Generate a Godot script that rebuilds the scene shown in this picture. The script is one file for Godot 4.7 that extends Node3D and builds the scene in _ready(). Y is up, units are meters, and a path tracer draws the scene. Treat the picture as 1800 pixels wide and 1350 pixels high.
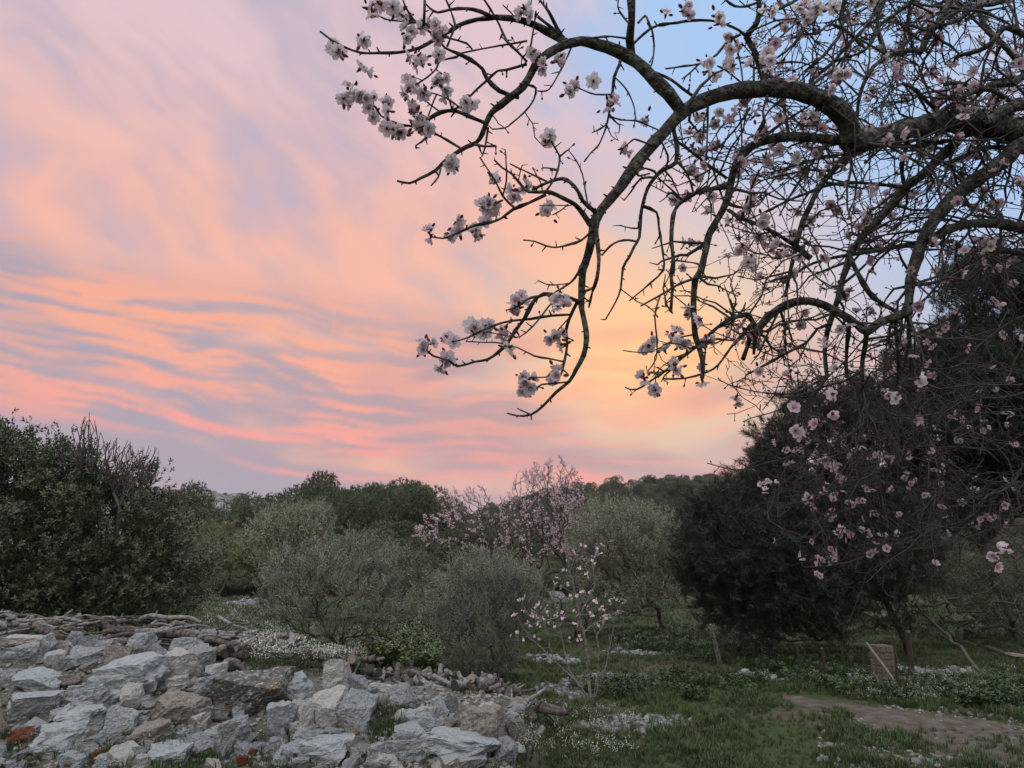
extends Node3D
# Dusk over a stone heap and log pile, with an almond tree in blossom leaning in from the right.

const F := 1297.0          # focal length for a picture 1800 wide
const EYE := Vector3(0.0, 1.7, 0.0)
const PITCH := 12.4

var names := {}
var rng := RandomNumberGenerator.new()
var cam_basis: Basis
var bumps := FastNoiseLite.new()
var M := {}


# ---------------------------------------------------------------- bookkeeping
func numbered(called: String) -> String:
	var k: int = names.get(called, 0)
	names[called] = k + 1
	return called if k == 0 else "%s_%03d" % [called, k]


func tag(o: Node, label := "", category := "", group := "", kind := "") -> void:
	if label: o.set_meta("label", label)
	if category: o.set_meta("category", category)
	if group: o.set_meta("group", group)
	if kind: o.set_meta("kind", kind)


func base(called: String, at := Vector3.ZERO, turn := 0.0) -> Node3D:
	var o := Node3D.new()
	o.name = numbered(called)
	add_child(o, true)
	o.position = at
	o.rotation.y = turn
	return o


func put(called: String, m: Mesh, mat: Material, parent: Node = null) -> MeshInstance3D:
	var o := MeshInstance3D.new()
	o.name = called if parent else numbered(called)
	o.mesh = m
	o.material_override = mat
	(parent if parent else self).add_child(o, true)
	return o


func scatter(called: String, m: Mesh, mat: Material, where: Array, tints: Array, parent: Node = null) -> MultiMeshInstance3D:
	var mm := MultiMesh.new()
	mm.transform_format = MultiMesh.TRANSFORM_3D
	mm.use_colors = true
	mm.mesh = m
	mm.instance_count = where.size()
	for i in where.size():
		mm.set_instance_transform(i, where[i])
		mm.set_instance_color(i, tints[i])
	var o := MultiMeshInstance3D.new()
	o.name = called if parent else numbered(called)
	o.multimesh = mm
	o.material_override = mat
	(parent if parent else self).add_child(o, true)
	o.set_meta("kind", "stuff")
	return o


# ---------------------------------------------------------------- places
func pt(px: float, py: float, depth: float) -> Vector3:
	return EYE + cam_basis * (Vector3((px - 900.0) / F, (675.0 - py) / F, -1.0) * depth)


func sm(a: float, b: float, x: float) -> float:
	return smoothstep(a, b, x)


func mound(x: float, z: float) -> float:
	var d := -z
	if d < 3.0 or d > 13.0: return 0.0
	var u := x / d
	var t := clampf((u + 0.69) / 0.69, -0.5, 1.1)
	var crest := lerpf(7.7, 6.3, t)
	var high := lerpf(0.8, 0.42, t) * (1.0 - sm(-0.01, 0.06, u)) * sm(-1.7, -1.1, u)
	return high * sm(crest - 2.5, crest, d) * (1.0 - sm(crest + 0.9, crest + 2.4, d))


func land(x: float, z: float) -> float:
	var d := Vector2(x, z).length()
	var h := mound(x, z)
	h += 0.05 * bumps.get_noise_2d(x * 9.0, z * 9.0) * sm(2.0, 5.0, d)
	h += 0.6 * bumps.get_noise_2d(x * 0.6, z * 0.6) * sm(18.0, 60.0, d)
	if z < -20.0:
		var u := x / -z
		h += sm(75.0, 170.0, -z) * (2.2 + 8.6 * sm(-0.16, 0.14, u) + 4.0 * sm(0.1, 0.5, u)) * (1.0 - sm(-0.19, -0.3, u))
		h -= sm(25.0, 60.0, -z) * 1.0 * sm(0.05, -0.2, u)
	return h


func on_land(x: float, z: float, up := 0.0) -> Vector3:
	return Vector3(x, land(x, z) + up, z)


func hit(px: float, py: float) -> Vector3:
	var ray := (pt(px, py, 1.0) - EYE)
	var t := 1.5
	var step := 0.08
	while t < 600.0:
		var p := EYE + ray * (t + step)
		if p.y < land(p.x, p.z):
			for k in 10:
				step *= 0.5
				p = EYE + ray * (t + step)
				if p.y >= land(p.x, p.z): t += step
			return EYE + ray * t
		t += step
		step = maxf(0.08, t * 0.01)
	return EYE + ray * 60.0


func span(p: Vector3) -> float:   # metres that one picture unit covers at p
	return -(cam_basis.inverse() * (p - EYE)).z / F


# ---------------------------------------------------------------- mesh builder
class MB:
	var v := PackedVector3Array()
	var n := PackedVector3Array()
	var i := PackedInt32Array()
	var c := PackedColorArray()
	var colored := false
	var smooth := true

	func tri(a: Vector3, b: Vector3, d: Vector3) -> void:
		var k := v.size()
		v.append(a); v.append(b); v.append(d)
		i.append(k); i.append(k + 1); i.append(k + 2)
		if smooth:
			var f := (d - a).cross(b - a).normalized()
			n.append(f); n.append(f); n.append(f)

	func quad(a: Vector3, b: Vector3, d: Vector3, e: Vector3) -> void:
		tri(a, b, d)
		tri(a, d, e)

	func tube(p: PackedVector3Array, r: PackedFloat32Array, sides: int, rough := 0.0, noise: FastNoiseLite = null, closed := true) -> void:
		var dir := (p[1] - p[0]).normalized()
		var side := dir.cross(Vector3(0.31, 0.95, 0.17)).normalized()
		var first := v.size()
		for k in p.size():
			if k > 0 and k < p.size() - 1: dir = (p[k + 1] - p[k - 1]).normalized()
			elif k > 0: dir = (p[k] - p[k - 1]).normalized()
			side = (side - dir * side.dot(dir)).normalized()
			var up := dir.cross(side)
			for s in sides:
				var a := TAU * s / sides
				var o := side * cos(a) + up * sin(a)
				var rr := r[k]
				if noise:
					var q := (p[k] + o * rr) * 100.0
					rr *= 1.0 + rough * noise.get_noise_3d(q.x, q.y, q.z) + rough * 0.6 * noise.get_noise_3d(q.x * 3.0, q.y * 3.0, q.z * 3.0)
				v.append(p[k] + o * rr)
				n.append(o)
		for k in p.size() - 1:
			for s in sides:
				var a := first + k * sides + s
				var b := first + k * sides + (s + 1) % sides
				i.append(a); i.append(a + sides); i.append(b)
				i.append(b); i.append(a + sides); i.append(b + sides)
		if closed:
			for e in 2:
				var ring := first + (p.size() - 1) * sides * e
				var mid := v.size()
				v.append(p[(p.size() - 1) * e])
				n.append((p[1] - p[0]).normalized() * -1.0 if e == 0 else dir)
				for s in sides:
					i.append(mid)
					i.append(ring + (s if e == 0 else (s + 1) % sides))
					i.append(ring + ((s + 1) % sides if e == 0 else s))

	func mesh() -> ArrayMesh:
		var a := []
		a.resize(Mesh.ARRAY_MAX)
		a[Mesh.ARRAY_VERTEX] = v
		if n.size() == v.size() and n.size() > 0: a[Mesh.ARRAY_NORMAL] = n
		if colored: a[Mesh.ARRAY_COLOR] = c
		a[Mesh.ARRAY_INDEX] = i
		var m := ArrayMesh.new()
		m.add_surface_from_arrays(Mesh.PRIMITIVE_TRIANGLES, a)
		return m


# ---------------------------------------------------------------- materials
func lin(r: float, g: float, b: float) -> Color:
	return Color(r, g, b).linear_to_srgb()


func noise_tex(size: int, freq: float, ramp: Array, at: int, octaves := 5, kind := FastNoiseLite.TYPE_SIMPLEX_SMOOTH, normal := false) -> NoiseTexture2D:
	var nz := FastNoiseLite.new()
	nz.noise_type = kind
	nz.seed = at
	nz.frequency = freq
	nz.fractal_octaves = octaves
	nz.fractal_gain = 0.6
	var t := NoiseTexture2D.new()
	t.width = size
	t.height = size
	t.seamless = true
	t.noise = nz
	if normal:
		t.as_normal_map = true
		t.bump_strength = 6.0
	if ramp:
		var g := Gradient.new()
		var off := PackedFloat32Array()
		var col := PackedColorArray()
		for k in ramp:
			off.append(k[0])
			col.append(lin(k[1], k[2], k[3]))
		g.offsets = off
		g.colors = col
		t.color_ramp = g
	return t


func surface(called: String, tex: Texture2D, scale: float, rough: float, height: Texture2D = null, relief := 0.0, world := false) -> StandardMaterial3D:
	var m := StandardMaterial3D.new()
	m.resource_name = called
	m.roughness = rough
	m.metallic_specular = 0.35
	m.albedo_texture = tex
	m.uv1_triplanar = true
	m.uv1_world_triplanar = world
	m.uv1_scale = Vector3.ONE * scale
	if height:
		m.heightmap_enabled = true
		m.heightmap_texture = height
		m.heightmap_scale = relief
	return m


func leafy(called: String, r: float, g: float, b: float, rough: float, back := 0.35) -> StandardMaterial3D:
	var m := StandardMaterial3D.new()
	m.resource_name = called
	m.albedo_color = lin(r, g, b)
	m.roughness = rough
	m.metallic_specular = 0.4
	m.vertex_color_use_as_albedo = true
	m.cull_mode = BaseMaterial3D.CULL_DISABLED
	if back > 0.0:
		m.backlight_enabled = true
		m.backlight = Color(back, back, back)
	return m


func make_materials() -> void:
	var rough_a := noise_tex(256, 0.02, [], 3, 6)
	var rough_b := noise_tex(256, 0.05, [], 4, 5)
	M.bark = surface("almond bark", noise_tex(512, 0.012, [[0.0, 0.014, 0.012, 0.011], [0.42, 0.026, 0.023, 0.021], [0.55, 0.05, 0.047, 0.042], [0.62, 0.145, 0.15, 0.125], [0.70, 0.09, 0.098, 0.07], [0.82, 0.04, 0.038, 0.032], [1.0, 0.026, 0.024, 0.021]], 11, 6), 3.2, 0.92, rough_b, 1.6, true)
	M.twig = surface("almond twig bark", noise_tex(256, 0.02, [[0.0, 0.03, 0.023, 0.021], [0.5, 0.06, 0.053, 0.048], [1.0, 0.14, 0.128, 0.118]], 12), 6.0, 0.8, null, 0.0, true)
	M.wood = surface("shrub wood", noise_tex(256, 0.02, [[0.0, 0.05, 0.042, 0.035], [0.5, 0.10, 0.088, 0.075], [1.0, 0.17, 0.155, 0.135]], 13), 4.0, 0.9, null, 0.0, true)
	M.palewood = surface("pale dry wood", noise_tex(256, 0.03, [[0.0, 0.2, 0.17, 0.14], [1.0, 0.42, 0.37, 0.31]], 14), 3.0, 0.9, rough_b, 0.3)
	M.log_grey = surface("grey log bark", noise_tex(512, 0.018, [[0.0, 0.055, 0.05, 0.047], [0.40, 0.15, 0.14, 0.13], [0.6, 0.27, 0.255, 0.24], [1.0, 0.40, 0.385, 0.36]], 15), 2.2, 0.95, rough_a, 1.0)
	M.log_brown = surface("brown log bark", noise_tex(512, 0.018, [[0.0, 0.03, 0.025, 0.022], [0.45, 0.075, 0.06, 0.052], [0.65, 0.13, 0.11, 0.095], [1.0, 0.22, 0.20, 0.17]], 16), 2.2, 0.95, rough_a, 1.0)
	M.cut = surface("cut wood", noise_tex(256, 0.03, [[0.0, 0.14, 0.10, 0.07], [0.5, 0.26, 0.21, 0.16], [1.0, 0.36, 0.31, 0.25]], 17), 6.0, 0.9, rough_b, 0.2)
	M.cut_dark = surface("weathered cut wood", noise_tex(256, 0.03, [[0.0, 0.03, 0.026, 0.024], [1.0, 0.085, 0.075, 0.068]], 18), 6.0, 0.9, rough_b, 0.2)
	M.rock_blue = surface("blue grey limestone", noise_tex(512, 0.009, [[0, 0.152, 0.168, 0.176], [0.4, 0.264, 0.288, 0.296], [0.6, 0.32, 0.344, 0.348], [0.72, 0.368, 0.368, 0.344], [1, 0.264, 0.232, 0.184]], 21), 1.5, 0.9, rough_a, 1.6)
	M.rock_grey = surface("grey limestone", noise_tex(512, 0.01, [[0, 0.1056, 0.11, 0.1144], [0.4, 0.2068, 0.22, 0.2244], [0.6, 0.2728, 0.286, 0.286], [0.75, 0.352, 0.352, 0.3388], [1, 0.2288, 0.2068, 0.1716]], 22), 1.6, 0.9, rough_a, 1.8)
	M.rock_pale = surface("pale limestone", noise_tex(512, 0.01, [[0, 0.1968, 0.1845, 0.164], [0.35, 0.3116, 0.3034, 0.2788], [0.6, 0.41, 0.4018, 0.3772], [1, 0.328, 0.2788, 0.2132]], 23), 1.5, 0.9, rough_a, 1.4)
	M.rock_tan = surface("ochre stained stone", noise_tex(512, 0.011, [[0, 0.102, 0.085, 0.0638], [0.4, 0.187, 0.1615, 0.1318], [0.6, 0.255, 0.238, 0.2082], [1, 0.2805, 0.2805, 0.272]], 24), 1.6, 0.9, rough_a, 1.8)
	M.rock_dark = surface("dark lichen stone", noise_tex(512, 0.014, [[0.0, 0.045, 0.042, 0.036], [0.45, 0.095, 0.09, 0.078], [0.60, 0.14, 0.135, 0.12], [0.725, 0.17, 0.165, 0.15], [0.745, 0.5, 0.5, 0.46], [0.82, 0.55, 0.54, 0.5], [1.0, 0.3, 0.28, 0.22]], 25, 4), 1.5, 0.95, rough_b, 1.6)
	M.brick_red = surface("broken red clay", noise_tex(256, 0.02, [[0, 0.091, 0.0315, 0.0196], [0.6, 0.189, 0.0595, 0.035], [1, 0.21, 0.112, 0.077]], 26), 3.0, 0.95, rough_b, 0.8)
	M.brick_tan = surface("yellow brown brick", noise_tex(256, 0.02, [[0.0, 0.10, 0.078, 0.055], [0.6, 0.165, 0.13, 0.095], [1.0, 0.21, 0.17, 0.13]], 27), 3.0, 0.95, rough_b, 0.8)
	M.mortar = surface("mortar", noise_tex(128, 0.05, [[0.0, 0.07, 0.06, 0.05], [1.0, 0.14, 0.12, 0.1]], 28), 4.0, 1.0)
	M.lichen = surface("orange lichen", noise_tex(128, 0.05, [[0.0, 0.27, 0.13, 0.03], [1.0, 0.40, 0.23, 0.07]], 29), 6.0, 1.0)
	M.soil = surface("soil and turf", noise_tex(1024, 0.02, [[0.0, 0.45, 0.45, 0.45], [0.5, 0.75, 0.75, 0.75], [1.0, 1.0, 1.0, 1.0]], 31, 7), 0.35, 1.0, rough_b, 3.0, true)
	M.soil.vertex_color_use_as_albedo = true
	M.path = surface("trodden earth", noise_tex(1024, 0.02, [[0.0, 0.055, 0.042, 0.032], [0.45, 0.10, 0.079, 0.062], [0.62, 0.115, 0.095, 0.078], [0.74, 0.135, 0.12, 0.105], [1.0, 0.10, 0.085, 0.072]], 32, 7), 0.21, 1.0, rough_a, 0.8, true)
	M.hill = surface("rocky hillside", noise_tex(1024, 0.012, [[0.0, 0.05, 0.06, 0.04], [0.42, 0.08, 0.085, 0.06], [0.52, 0.22, 0.215, 0.19], [1.0, 0.34, 0.33, 0.30]], 33, 8), 0.008, 1.0, null, 0.0, true)
	M.pebble = surface("gravel", noise_tex(256, 0.03, [[0.0, 0.5, 0.5, 0.5], [1.0, 1.0, 1.0, 1.0]], 34), 3.0, 0.95)
	M.pebble.vertex_color_use_as_albedo = true
	M.needle = leafy("pine needles", 1, 1, 1, 0.6, 0.15)
	M.leaf = leafy("leathery leaf", 1, 1, 1, 0.42, 0.25)
	M.olive = leafy("olive leaf", 1, 1, 1, 0.55, 0.25)
	M.grass = leafy("grass", 1, 1, 1, 0.6, 0.5)
	M.petal = leafy("almond petal", 1, 1, 1, 0.6, 0.9)
	M.pink = leafy("pale pink petal", 0.78, 0.58, 0.63, 0.6, 0.7)
	M.pink.vertex_color_use_as_albedo = false
	M.white_petal = leafy("white petal", 1, 1, 1, 0.6, 0.6)
	var calyx := StandardMaterial3D.new()
	calyx.resource_name = "blossom centre"
	calyx.albedo_color = lin(0.11, 0.025, 0.03)
	calyx.roughness = 0.7
	M.calyx = calyx
	var metal := StandardMaterial3D.new()
	metal.resource_name = "grey painted metal"
	metal.albedo_color = lin(0.16, 0.16, 0.15)
	metal.roughness = 0.6
	M.metal = metal
	var black := StandardMaterial3D.new()
	black.resource_name = "black plastic pipe"
	black.albedo_color = lin(0.03, 0.03, 0.032)
	black.roughness = 0.5
	M.black = black


# ---------------------------------------------------------------- sky
func sky_image() -> ImageTexture:
	var w := 2048
	var h := 1024
	var n1 := FastNoiseLite.new()
	n1.noise_type = FastNoiseLite.TYPE_SIMPLEX_SMOOTH
	n1.seed = 5
	n1.frequency = 1.0
	n1.fractal_octaves = 4
	var n2 := FastNoiseLite.new()
	n2.noise_type = FastNoiseLite.TYPE_SIMPLEX_SMOOTH
	n2.seed = 9
	n2.frequency = 1.0
	n2.fractal_octaves = 5
	n2.fractal_gain = 0.55
	var im := Image.create(w, h, false, Image.FORMAT_RGBF)
	im.fill(Color(0.2, 0.19, 0.2))
	for y in h / 2:
		var el := 90.0 - 180.0 * (y + 0.5) / h
		for x in w:
			var az := 360.0 * (x + 0.5) / w
			if az > 180.0: az -= 360.0
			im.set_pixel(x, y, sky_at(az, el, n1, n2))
	return ImageTexture.create_from_image(im)


func mix3(a: Vector3, b: Vector3, t: float) -> Vector3:
	return a.lerp(b, clampf(t, 0.0, 1.0))


func sky_at(az: float, el: float, n1: FastNoiseLite, n2: FastNoiseLite) -> Color:
	# noise is read on a cylinder, so that it closes behind the camera
	var ca := cos(deg_to_rad(az))
	var sa := sin(deg_to_rad(az))
	var across := 57.3 * sa          # az itself ahead, and closed behind
	var away := absf(az - 10.0)
	if away > 180.0: away = 360.0 - away
	var dusk := exp(-pow(away / 75.0, 2.0))                       # towards the sunset
	# clear air
	var air := mix3(Vector3(0.46, 0.45, 0.54), Vector3(0.37, 0.55, 0.83), sm(3.0, 24.0, el))
	air = mix3(air, Vector3(0.40, 0.53, 0.74), sm(40.0, 80.0, el))
	air = mix3(air * Vector3(0.86, 0.86, 0.92), air, 0.35 + 0.65 * dusk)
	var glow := exp(-pow((away - 0.0) / 14.0, 2.0) - pow((el - 15.0) / 9.5, 2.0))
	air = mix3(air, Vector3(1.0, 0.60, 0.27), 1.05 * glow)
	# warped places for the cloud noise
	var wx := n1.get_noise_3d(ca * 1.6, el * 0.05, sa * 1.6)
	var wy := n1.get_noise_3d(ca * 1.6 + 7.0, el * 0.05, sa * 1.6)
	# a high pink veil, thick to the left and torn towards the right
	var veil_n := n1.get_noise_3d(ca * 2.2 + wx * 0.6, (el + 0.75 * across) * 0.045 + wy * 0.6, sa * 2.2)
	var fine := n2.get_noise_3d(ca * 2.6 + wx * 0.7, (el + 0.8 * across) * 0.13 + wy * 0.8, sa * 2.6)
	var edge := 0.86 * (1.0 - sm(-8.0, 24.0, az + 0.2 * (el - 22.0))) + 0.72 * sm(50.0, 120.0, az) + 0.12
	var veil := sm(0.0, 0.95, edge + 0.34 * veil_n + 0.30 * fine)
	veil *= 1.0 - 0.3 * sm(48.0, 85.0, el)
	var veil_c := mix3(Vector3(0.92, 0.46, 0.32), Vector3(0.86, 0.46, 0.37), sm(12.0, 22.0, el))
	veil_c = mix3(veil_c, Vector3(0.70, 0.52, 0.56), sm(22.0, 37.0, el))
	veil_c = mix3(veil_c, Vector3(0.44, 0.38, 0.49), 0.75 * sm(-0.25, 0.75, -fine * 0.8 - 0.7 * veil_n + 0.1))
	veil_c = mix3(veil_c, Vector3(1.0, 0.60, 0.32), 0.8 * glow)
	veil_c = mix3(veil_c, Vector3(0.80, 0.79, 0.81), maxf(sm(38.0, 62.0, el), 0.85 * sm(50.0, 110.0, away)))  # unseen veil overhead and behind is paled to light the ground more neutrally
	var col := mix3(air, veil_c, veil)
	# low banks: mauve shade cut by glowing streaks
	var tilt := el + 0.07 * across
	var low := sm(19.5, 14.5, tilt + 3.0 * wx)
	var bank_n := n1.get_noise_3d(ca * 2.2 + 3.0, tilt * 0.15 + wy * 0.4, sa * 2.2)
	var shade_c := mix3(Vector3(0.385, 0.345, 0.415), Vector3(0.52, 0.33, 0.34), sm(0.9, 0.2, away / 40.0))
	shade_c = mix3(shade_c * Vector3(0.85, 0.9, 1.0), shade_c, 0.4 + 0.6 * dusk)
	var right := 1.0 - 0.85 * sm(13.0, 27.0, az)
	col = mix3(col, shade_c, low * right * 0.92 * sm(-0.4, 0.2, bank_n + 0.22 - 0.75 * glow))
	var st := n2.get_noise_3d(ca * 3.0 + wx * 0.5, tilt * 0.66 + wy * 2.2 + 0.4 * wx, sa * 3.0)
	var st2 := n2.get_noise_3d(ca * 5.0 + 5.0, tilt * 1.5 + wy * 2.0, sa * 5.0)
	var streak := sm(-0.16, 0.40, st + 0.6 * st2 + 0.35 * bank_n - 0.03 + 0.12 * sm(6.0, 12.0, el)) * sm(2.5, 5.5, el + 1.2 * wy - 4.0 * sm(-8.0, -30.0, az)) * sm(19.5, 15.0, tilt + 2.5 * wx)
	var streak_c := mix3(Vector3(0.96, 0.36, 0.31), Vector3(1.0, 0.44, 0.25), sm(6.0, 15.0, el) * 0.7 + 0.5 * glow)
	streak_c = mix3(streak_c * Vector3(0.72, 0.88, 1.0), streak_c, 0.3 + 0.7 * dusk)
	col = mix3(col, streak_c, streak * right * (0.5 + 0.38 * sm(-0.35, 0.3, veil_n + 0.6 * fine)))
	# haze over the horizon
	var hz := mix3(Vector3(0.34, 0.36, 0.45), Vector3(0.56, 0.40, 0.43), dusk * sm(34.0, 6.0, away))
	col = mix3(col, hz, 0.8 * sm(7.0, 0.5, el + 2.0 * st2))
	col *= 0.97
	return Color(col.x, col.y, col.z)


# ---------------------------------------------------------------- ground
func near_px(p: Vector3) -> Vector2:
	var q := cam_basis.inverse() * (p - EYE)
	return Vector2(900.0 - q.x / q.z * F, 675.0 + q.y / q.z * F)


func blob(p: Vector3, c: Vector3, rx: float, rz: float) -> float:
	var e := Vector2((p.x - c.x) / rx, (p.z - c.z) / rz).length()
	e += 0.45 * bumps.get_noise_2d(p.x * 14.0, p.z * 14.0) + 0.3 * bumps.get_noise_2d(p.x * 45.0, p.z * 45.0)
	return 1.0 - sm(0.6, 1.15, e)


var gravel_spots := []     # [centre, rx, rz, amount]


func gravel_at(p: Vector3) -> float:
	var g := 0.0
	for s in gravel_spots:
		g = maxf(g, blob(p, s[0], s[1], s[2]) * s[3])
	return g


func ground_colour(p: Vector3) -> Color:
	var d := Vector2(p.x, p.z).length()
	var a := bumps.get_noise_2d(p.x * 3.0, p.z * 3.0)
	var b := bumps.get_noise_2d(p.x * 20.0 + 70.0, p.z * 20.0)
	var c := Vector3(0.06, 0.085, 0.03).lerp(Vector3(0.11, 0.10, 0.065), sm(0.15, 0.6, a + 0.4 * b))
	c = c.lerp(Vector3(0.075, 0.09, 0.042), sm(30.0, 80.0, d))
	c = c.lerp(Vector3(0.17, 0.155, 0.135), sm(0.05, 0.25, mound(p.x, p.z)) * 0.8)
	c = c.lerp(Vector3(0.19, 0.18, 0.165), 0.85 * gravel_at(p))
	return Color(c.x, c.y, c.z)


func make_ground() -> void:
	var radii := PackedFloat32Array()
	var r := 0.4
	while r < 4.0:
		radii.append(r); r += 0.4
	while r < 13.0:
		radii.append(r); r += 0.12
	while r < 60.0:
		radii.append(r); r *= 1.035
	while r < 1100.0:
		radii.append(r); r *= 1.09
	var angles := PackedFloat32Array()
	var a := -180.0
	while a < 180.0:
		angles.append(a)
		a += 0.6 if a >= -48.0 and a < 48.0 else 6.0
	var m := MB.new()
	m.colored = true
	var nr := radii.size()
	var na := angles.size()
	var at := []
	for k in nr:
		for q in na:
			var t := deg_to_rad(angles[q])
			var p := Vector3(sin(t) * radii[k], 0.0, -cos(t) * radii[k])
			p.y = land(p.x, p.z)
			m.v.append(p)
			m.c.append(ground_colour(p))
			m.n.append(Vector3.UP)
	for k in nr:
		for q in na:
			var i0 := k * na + q
			var e := m.v[k * na + (q + 1) % na] - m.v[k * na + (q - 1 + na) % na]
			var f := m.v[mini(k + 1, nr - 1) * na + q] - m.v[maxi(k - 1, 0) * na + q]
			m.n[i0] = e.cross(f).normalized() if e.cross(f).y > 0.0 else -e.cross(f).normalized()
	for k in nr - 1:
		for q in na:
			var q2 := (q + 1) % na
			var a0 := k * na + q
			var a1 := k * na + q2
			m.i.append(a0); m.i.append(a0 + na); m.i.append(a1)
			m.i.append(a1); m.i.append(a0 + na); m.i.append(a1 + na)
	var c0 := m.v.size()
	m.v.append(Vector3(0, land(0, 0), 0)); m.n.append(Vector3.UP); m.c.append(ground_colour(Vector3.ZERO))
	for q in na:
		m.i.append(c0); m.i.append(q); m.i.append((q + 1) % na)
	tag(put("ground", m.mesh(), M.soil), "uneven turf and stony soil of the clearing", "", "", "structure")


func make_path() -> void:
	var up := [1372, 1219, 1440, 1227, 1520, 1238, 1600, 1250, 1700, 1261, 1820, 1268, 1960, 1274]
	var dn := [1384, 1233, 1445, 1252, 1520, 1277, 1585, 1306, 1640, 1340, 1710, 1390, 1850, 1490]
	var m := MB.new()
	var rows := []
	for k in up.size() / 2 - 1:
		for s in 8:
			var t := s / 8.0
			var a := hit(lerpf(up[k * 2], up[k * 2 + 2], t), lerpf(up[k * 2 + 1], up[k * 2 + 3], t))
			var b := hit(lerpf(dn[k * 2], dn[k * 2 + 2], t), lerpf(dn[k * 2 + 1], dn[k * 2 + 3], t))
			a.z += 0.12 * bumps.get_noise_2d(a.x * 30.0, 3.0)
			b.z += 0.5 * bumps.get_noise_2d(b.x * 30.0, 9.0)
			rows.append([a, b])
	var nc := 10
	for row in rows:
		for s in nc + 1:
			var p: Vector3 = row[0].lerp(row[1], float(s) / nc)
			var e := 1.0 - absf(2.0 * s / nc - 1.0)
			p.y = land(p.x, p.z) + 0.006 + 0.012 * (1.0 + bumps.get_noise_2d(p.x * 60.0, p.z * 60.0)) * sm(0.0, 0.4, e) - 0.02 * sm(0.35, 0.0, e)
			m.v.append(p)
			m.n.append(Vector3.UP)
	for k in rows.size() - 1:
		for s in nc:
			var a := k * (nc + 1) + s
			m.i.append(a); m.i.append(a + nc + 1); m.i.append(a + 1)
			m.i.append(a + 1); m.i.append(a + nc + 1); m.i.append(a + nc + 2)
	tag(put("path", m.mesh(), M.path), "brown trodden earth path running out to the right", "", "", "structure")


func make_hill() -> void:
	# the bare rocky hill far behind the wood
	var m := MB.new()
	var nx := 90
	var nz := 26
	for k in nz:
		for q in nx:
			var u := lerpf(-0.95, 0.05, float(q) / (nx - 1))
			var d := lerpf(420.0, 900.0, float(k) / (nz - 1))
			var p := Vector3(u * d, 0.0, -d)
			var crest := (lerpf(0.083, 0.074, sm(-0.62, -0.40, u)) - 0.018 * sm(-0.41, -0.30, u) + 0.012 * sm(-0.30, -0.22, u) - 0.06 * sm(-0.2, -0.05, u)) * 640.0
			p.y = -3.0 + (crest + 3.0) * sm(420.0, 640.0, d) * (1.0 - 0.3 * sm(660.0, 900.0, d)) + 6.0 * bumps.get_noise_2d(p.x * 0.25, p.z * 0.25) * sm(420.0, 500.0, d)
			m.v.append(p)
			m.n.append(Vector3.UP)
	for k in nz:
		for q in nx:
			var e := m.v[k * nx + mini(q + 1, nx - 1)] - m.v[k * nx + maxi(q - 1, 0)]
			var f := m.v[mini(k + 1, nz - 1) * nx + q] - m.v[maxi(k - 1, 0) * nx + q]
			m.n[k * nx + q] = e.cross(f).normalized()
	for k in nz - 1:
		for q in nx - 1:
			var a := k * nx + q
			m.i.append(a); m.i.append(a + nx); m.i.append(a + 1)
			m.i.append(a + 1); m.i.append(a + nx); m.i.append(a + nx + 1)
	tag(put("hill", m.mesh(), M.hill), "bare rocky hill far off behind the wood", "", "", "structure")
	# low scrub dotted over it
	var where := []
	var tints := []
	for k in 900:
		var q := rng.randi_range(0, nx - 2)
		var z := rng.randi_range(4, nz - 10)
		var p := m.v[z * nx + q].lerp(m.v[(z + 1) * nx + q + 1], rng.randf())
		var s := rng.randf_range(0.8, 2.6)
		where.append(Transform3D(Basis.from_euler(Vector3(0, rng.randf() * TAU, 0)).scaled(Vector3(s * 1.4, s, s * 1.4)), p))
		var g := rng.randf_range(0.7, 1.3)
		tints.append(Color(0.05 * g, 0.06 * g, 0.035 * g))
	var ball := rock_mesh(77, 4, 3, 0.3)
	tag(scatter("scrub", ball, M.pebble, where, tints), "dark low scrub dotted over the far rocky hill", "", "", "stuff")


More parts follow.
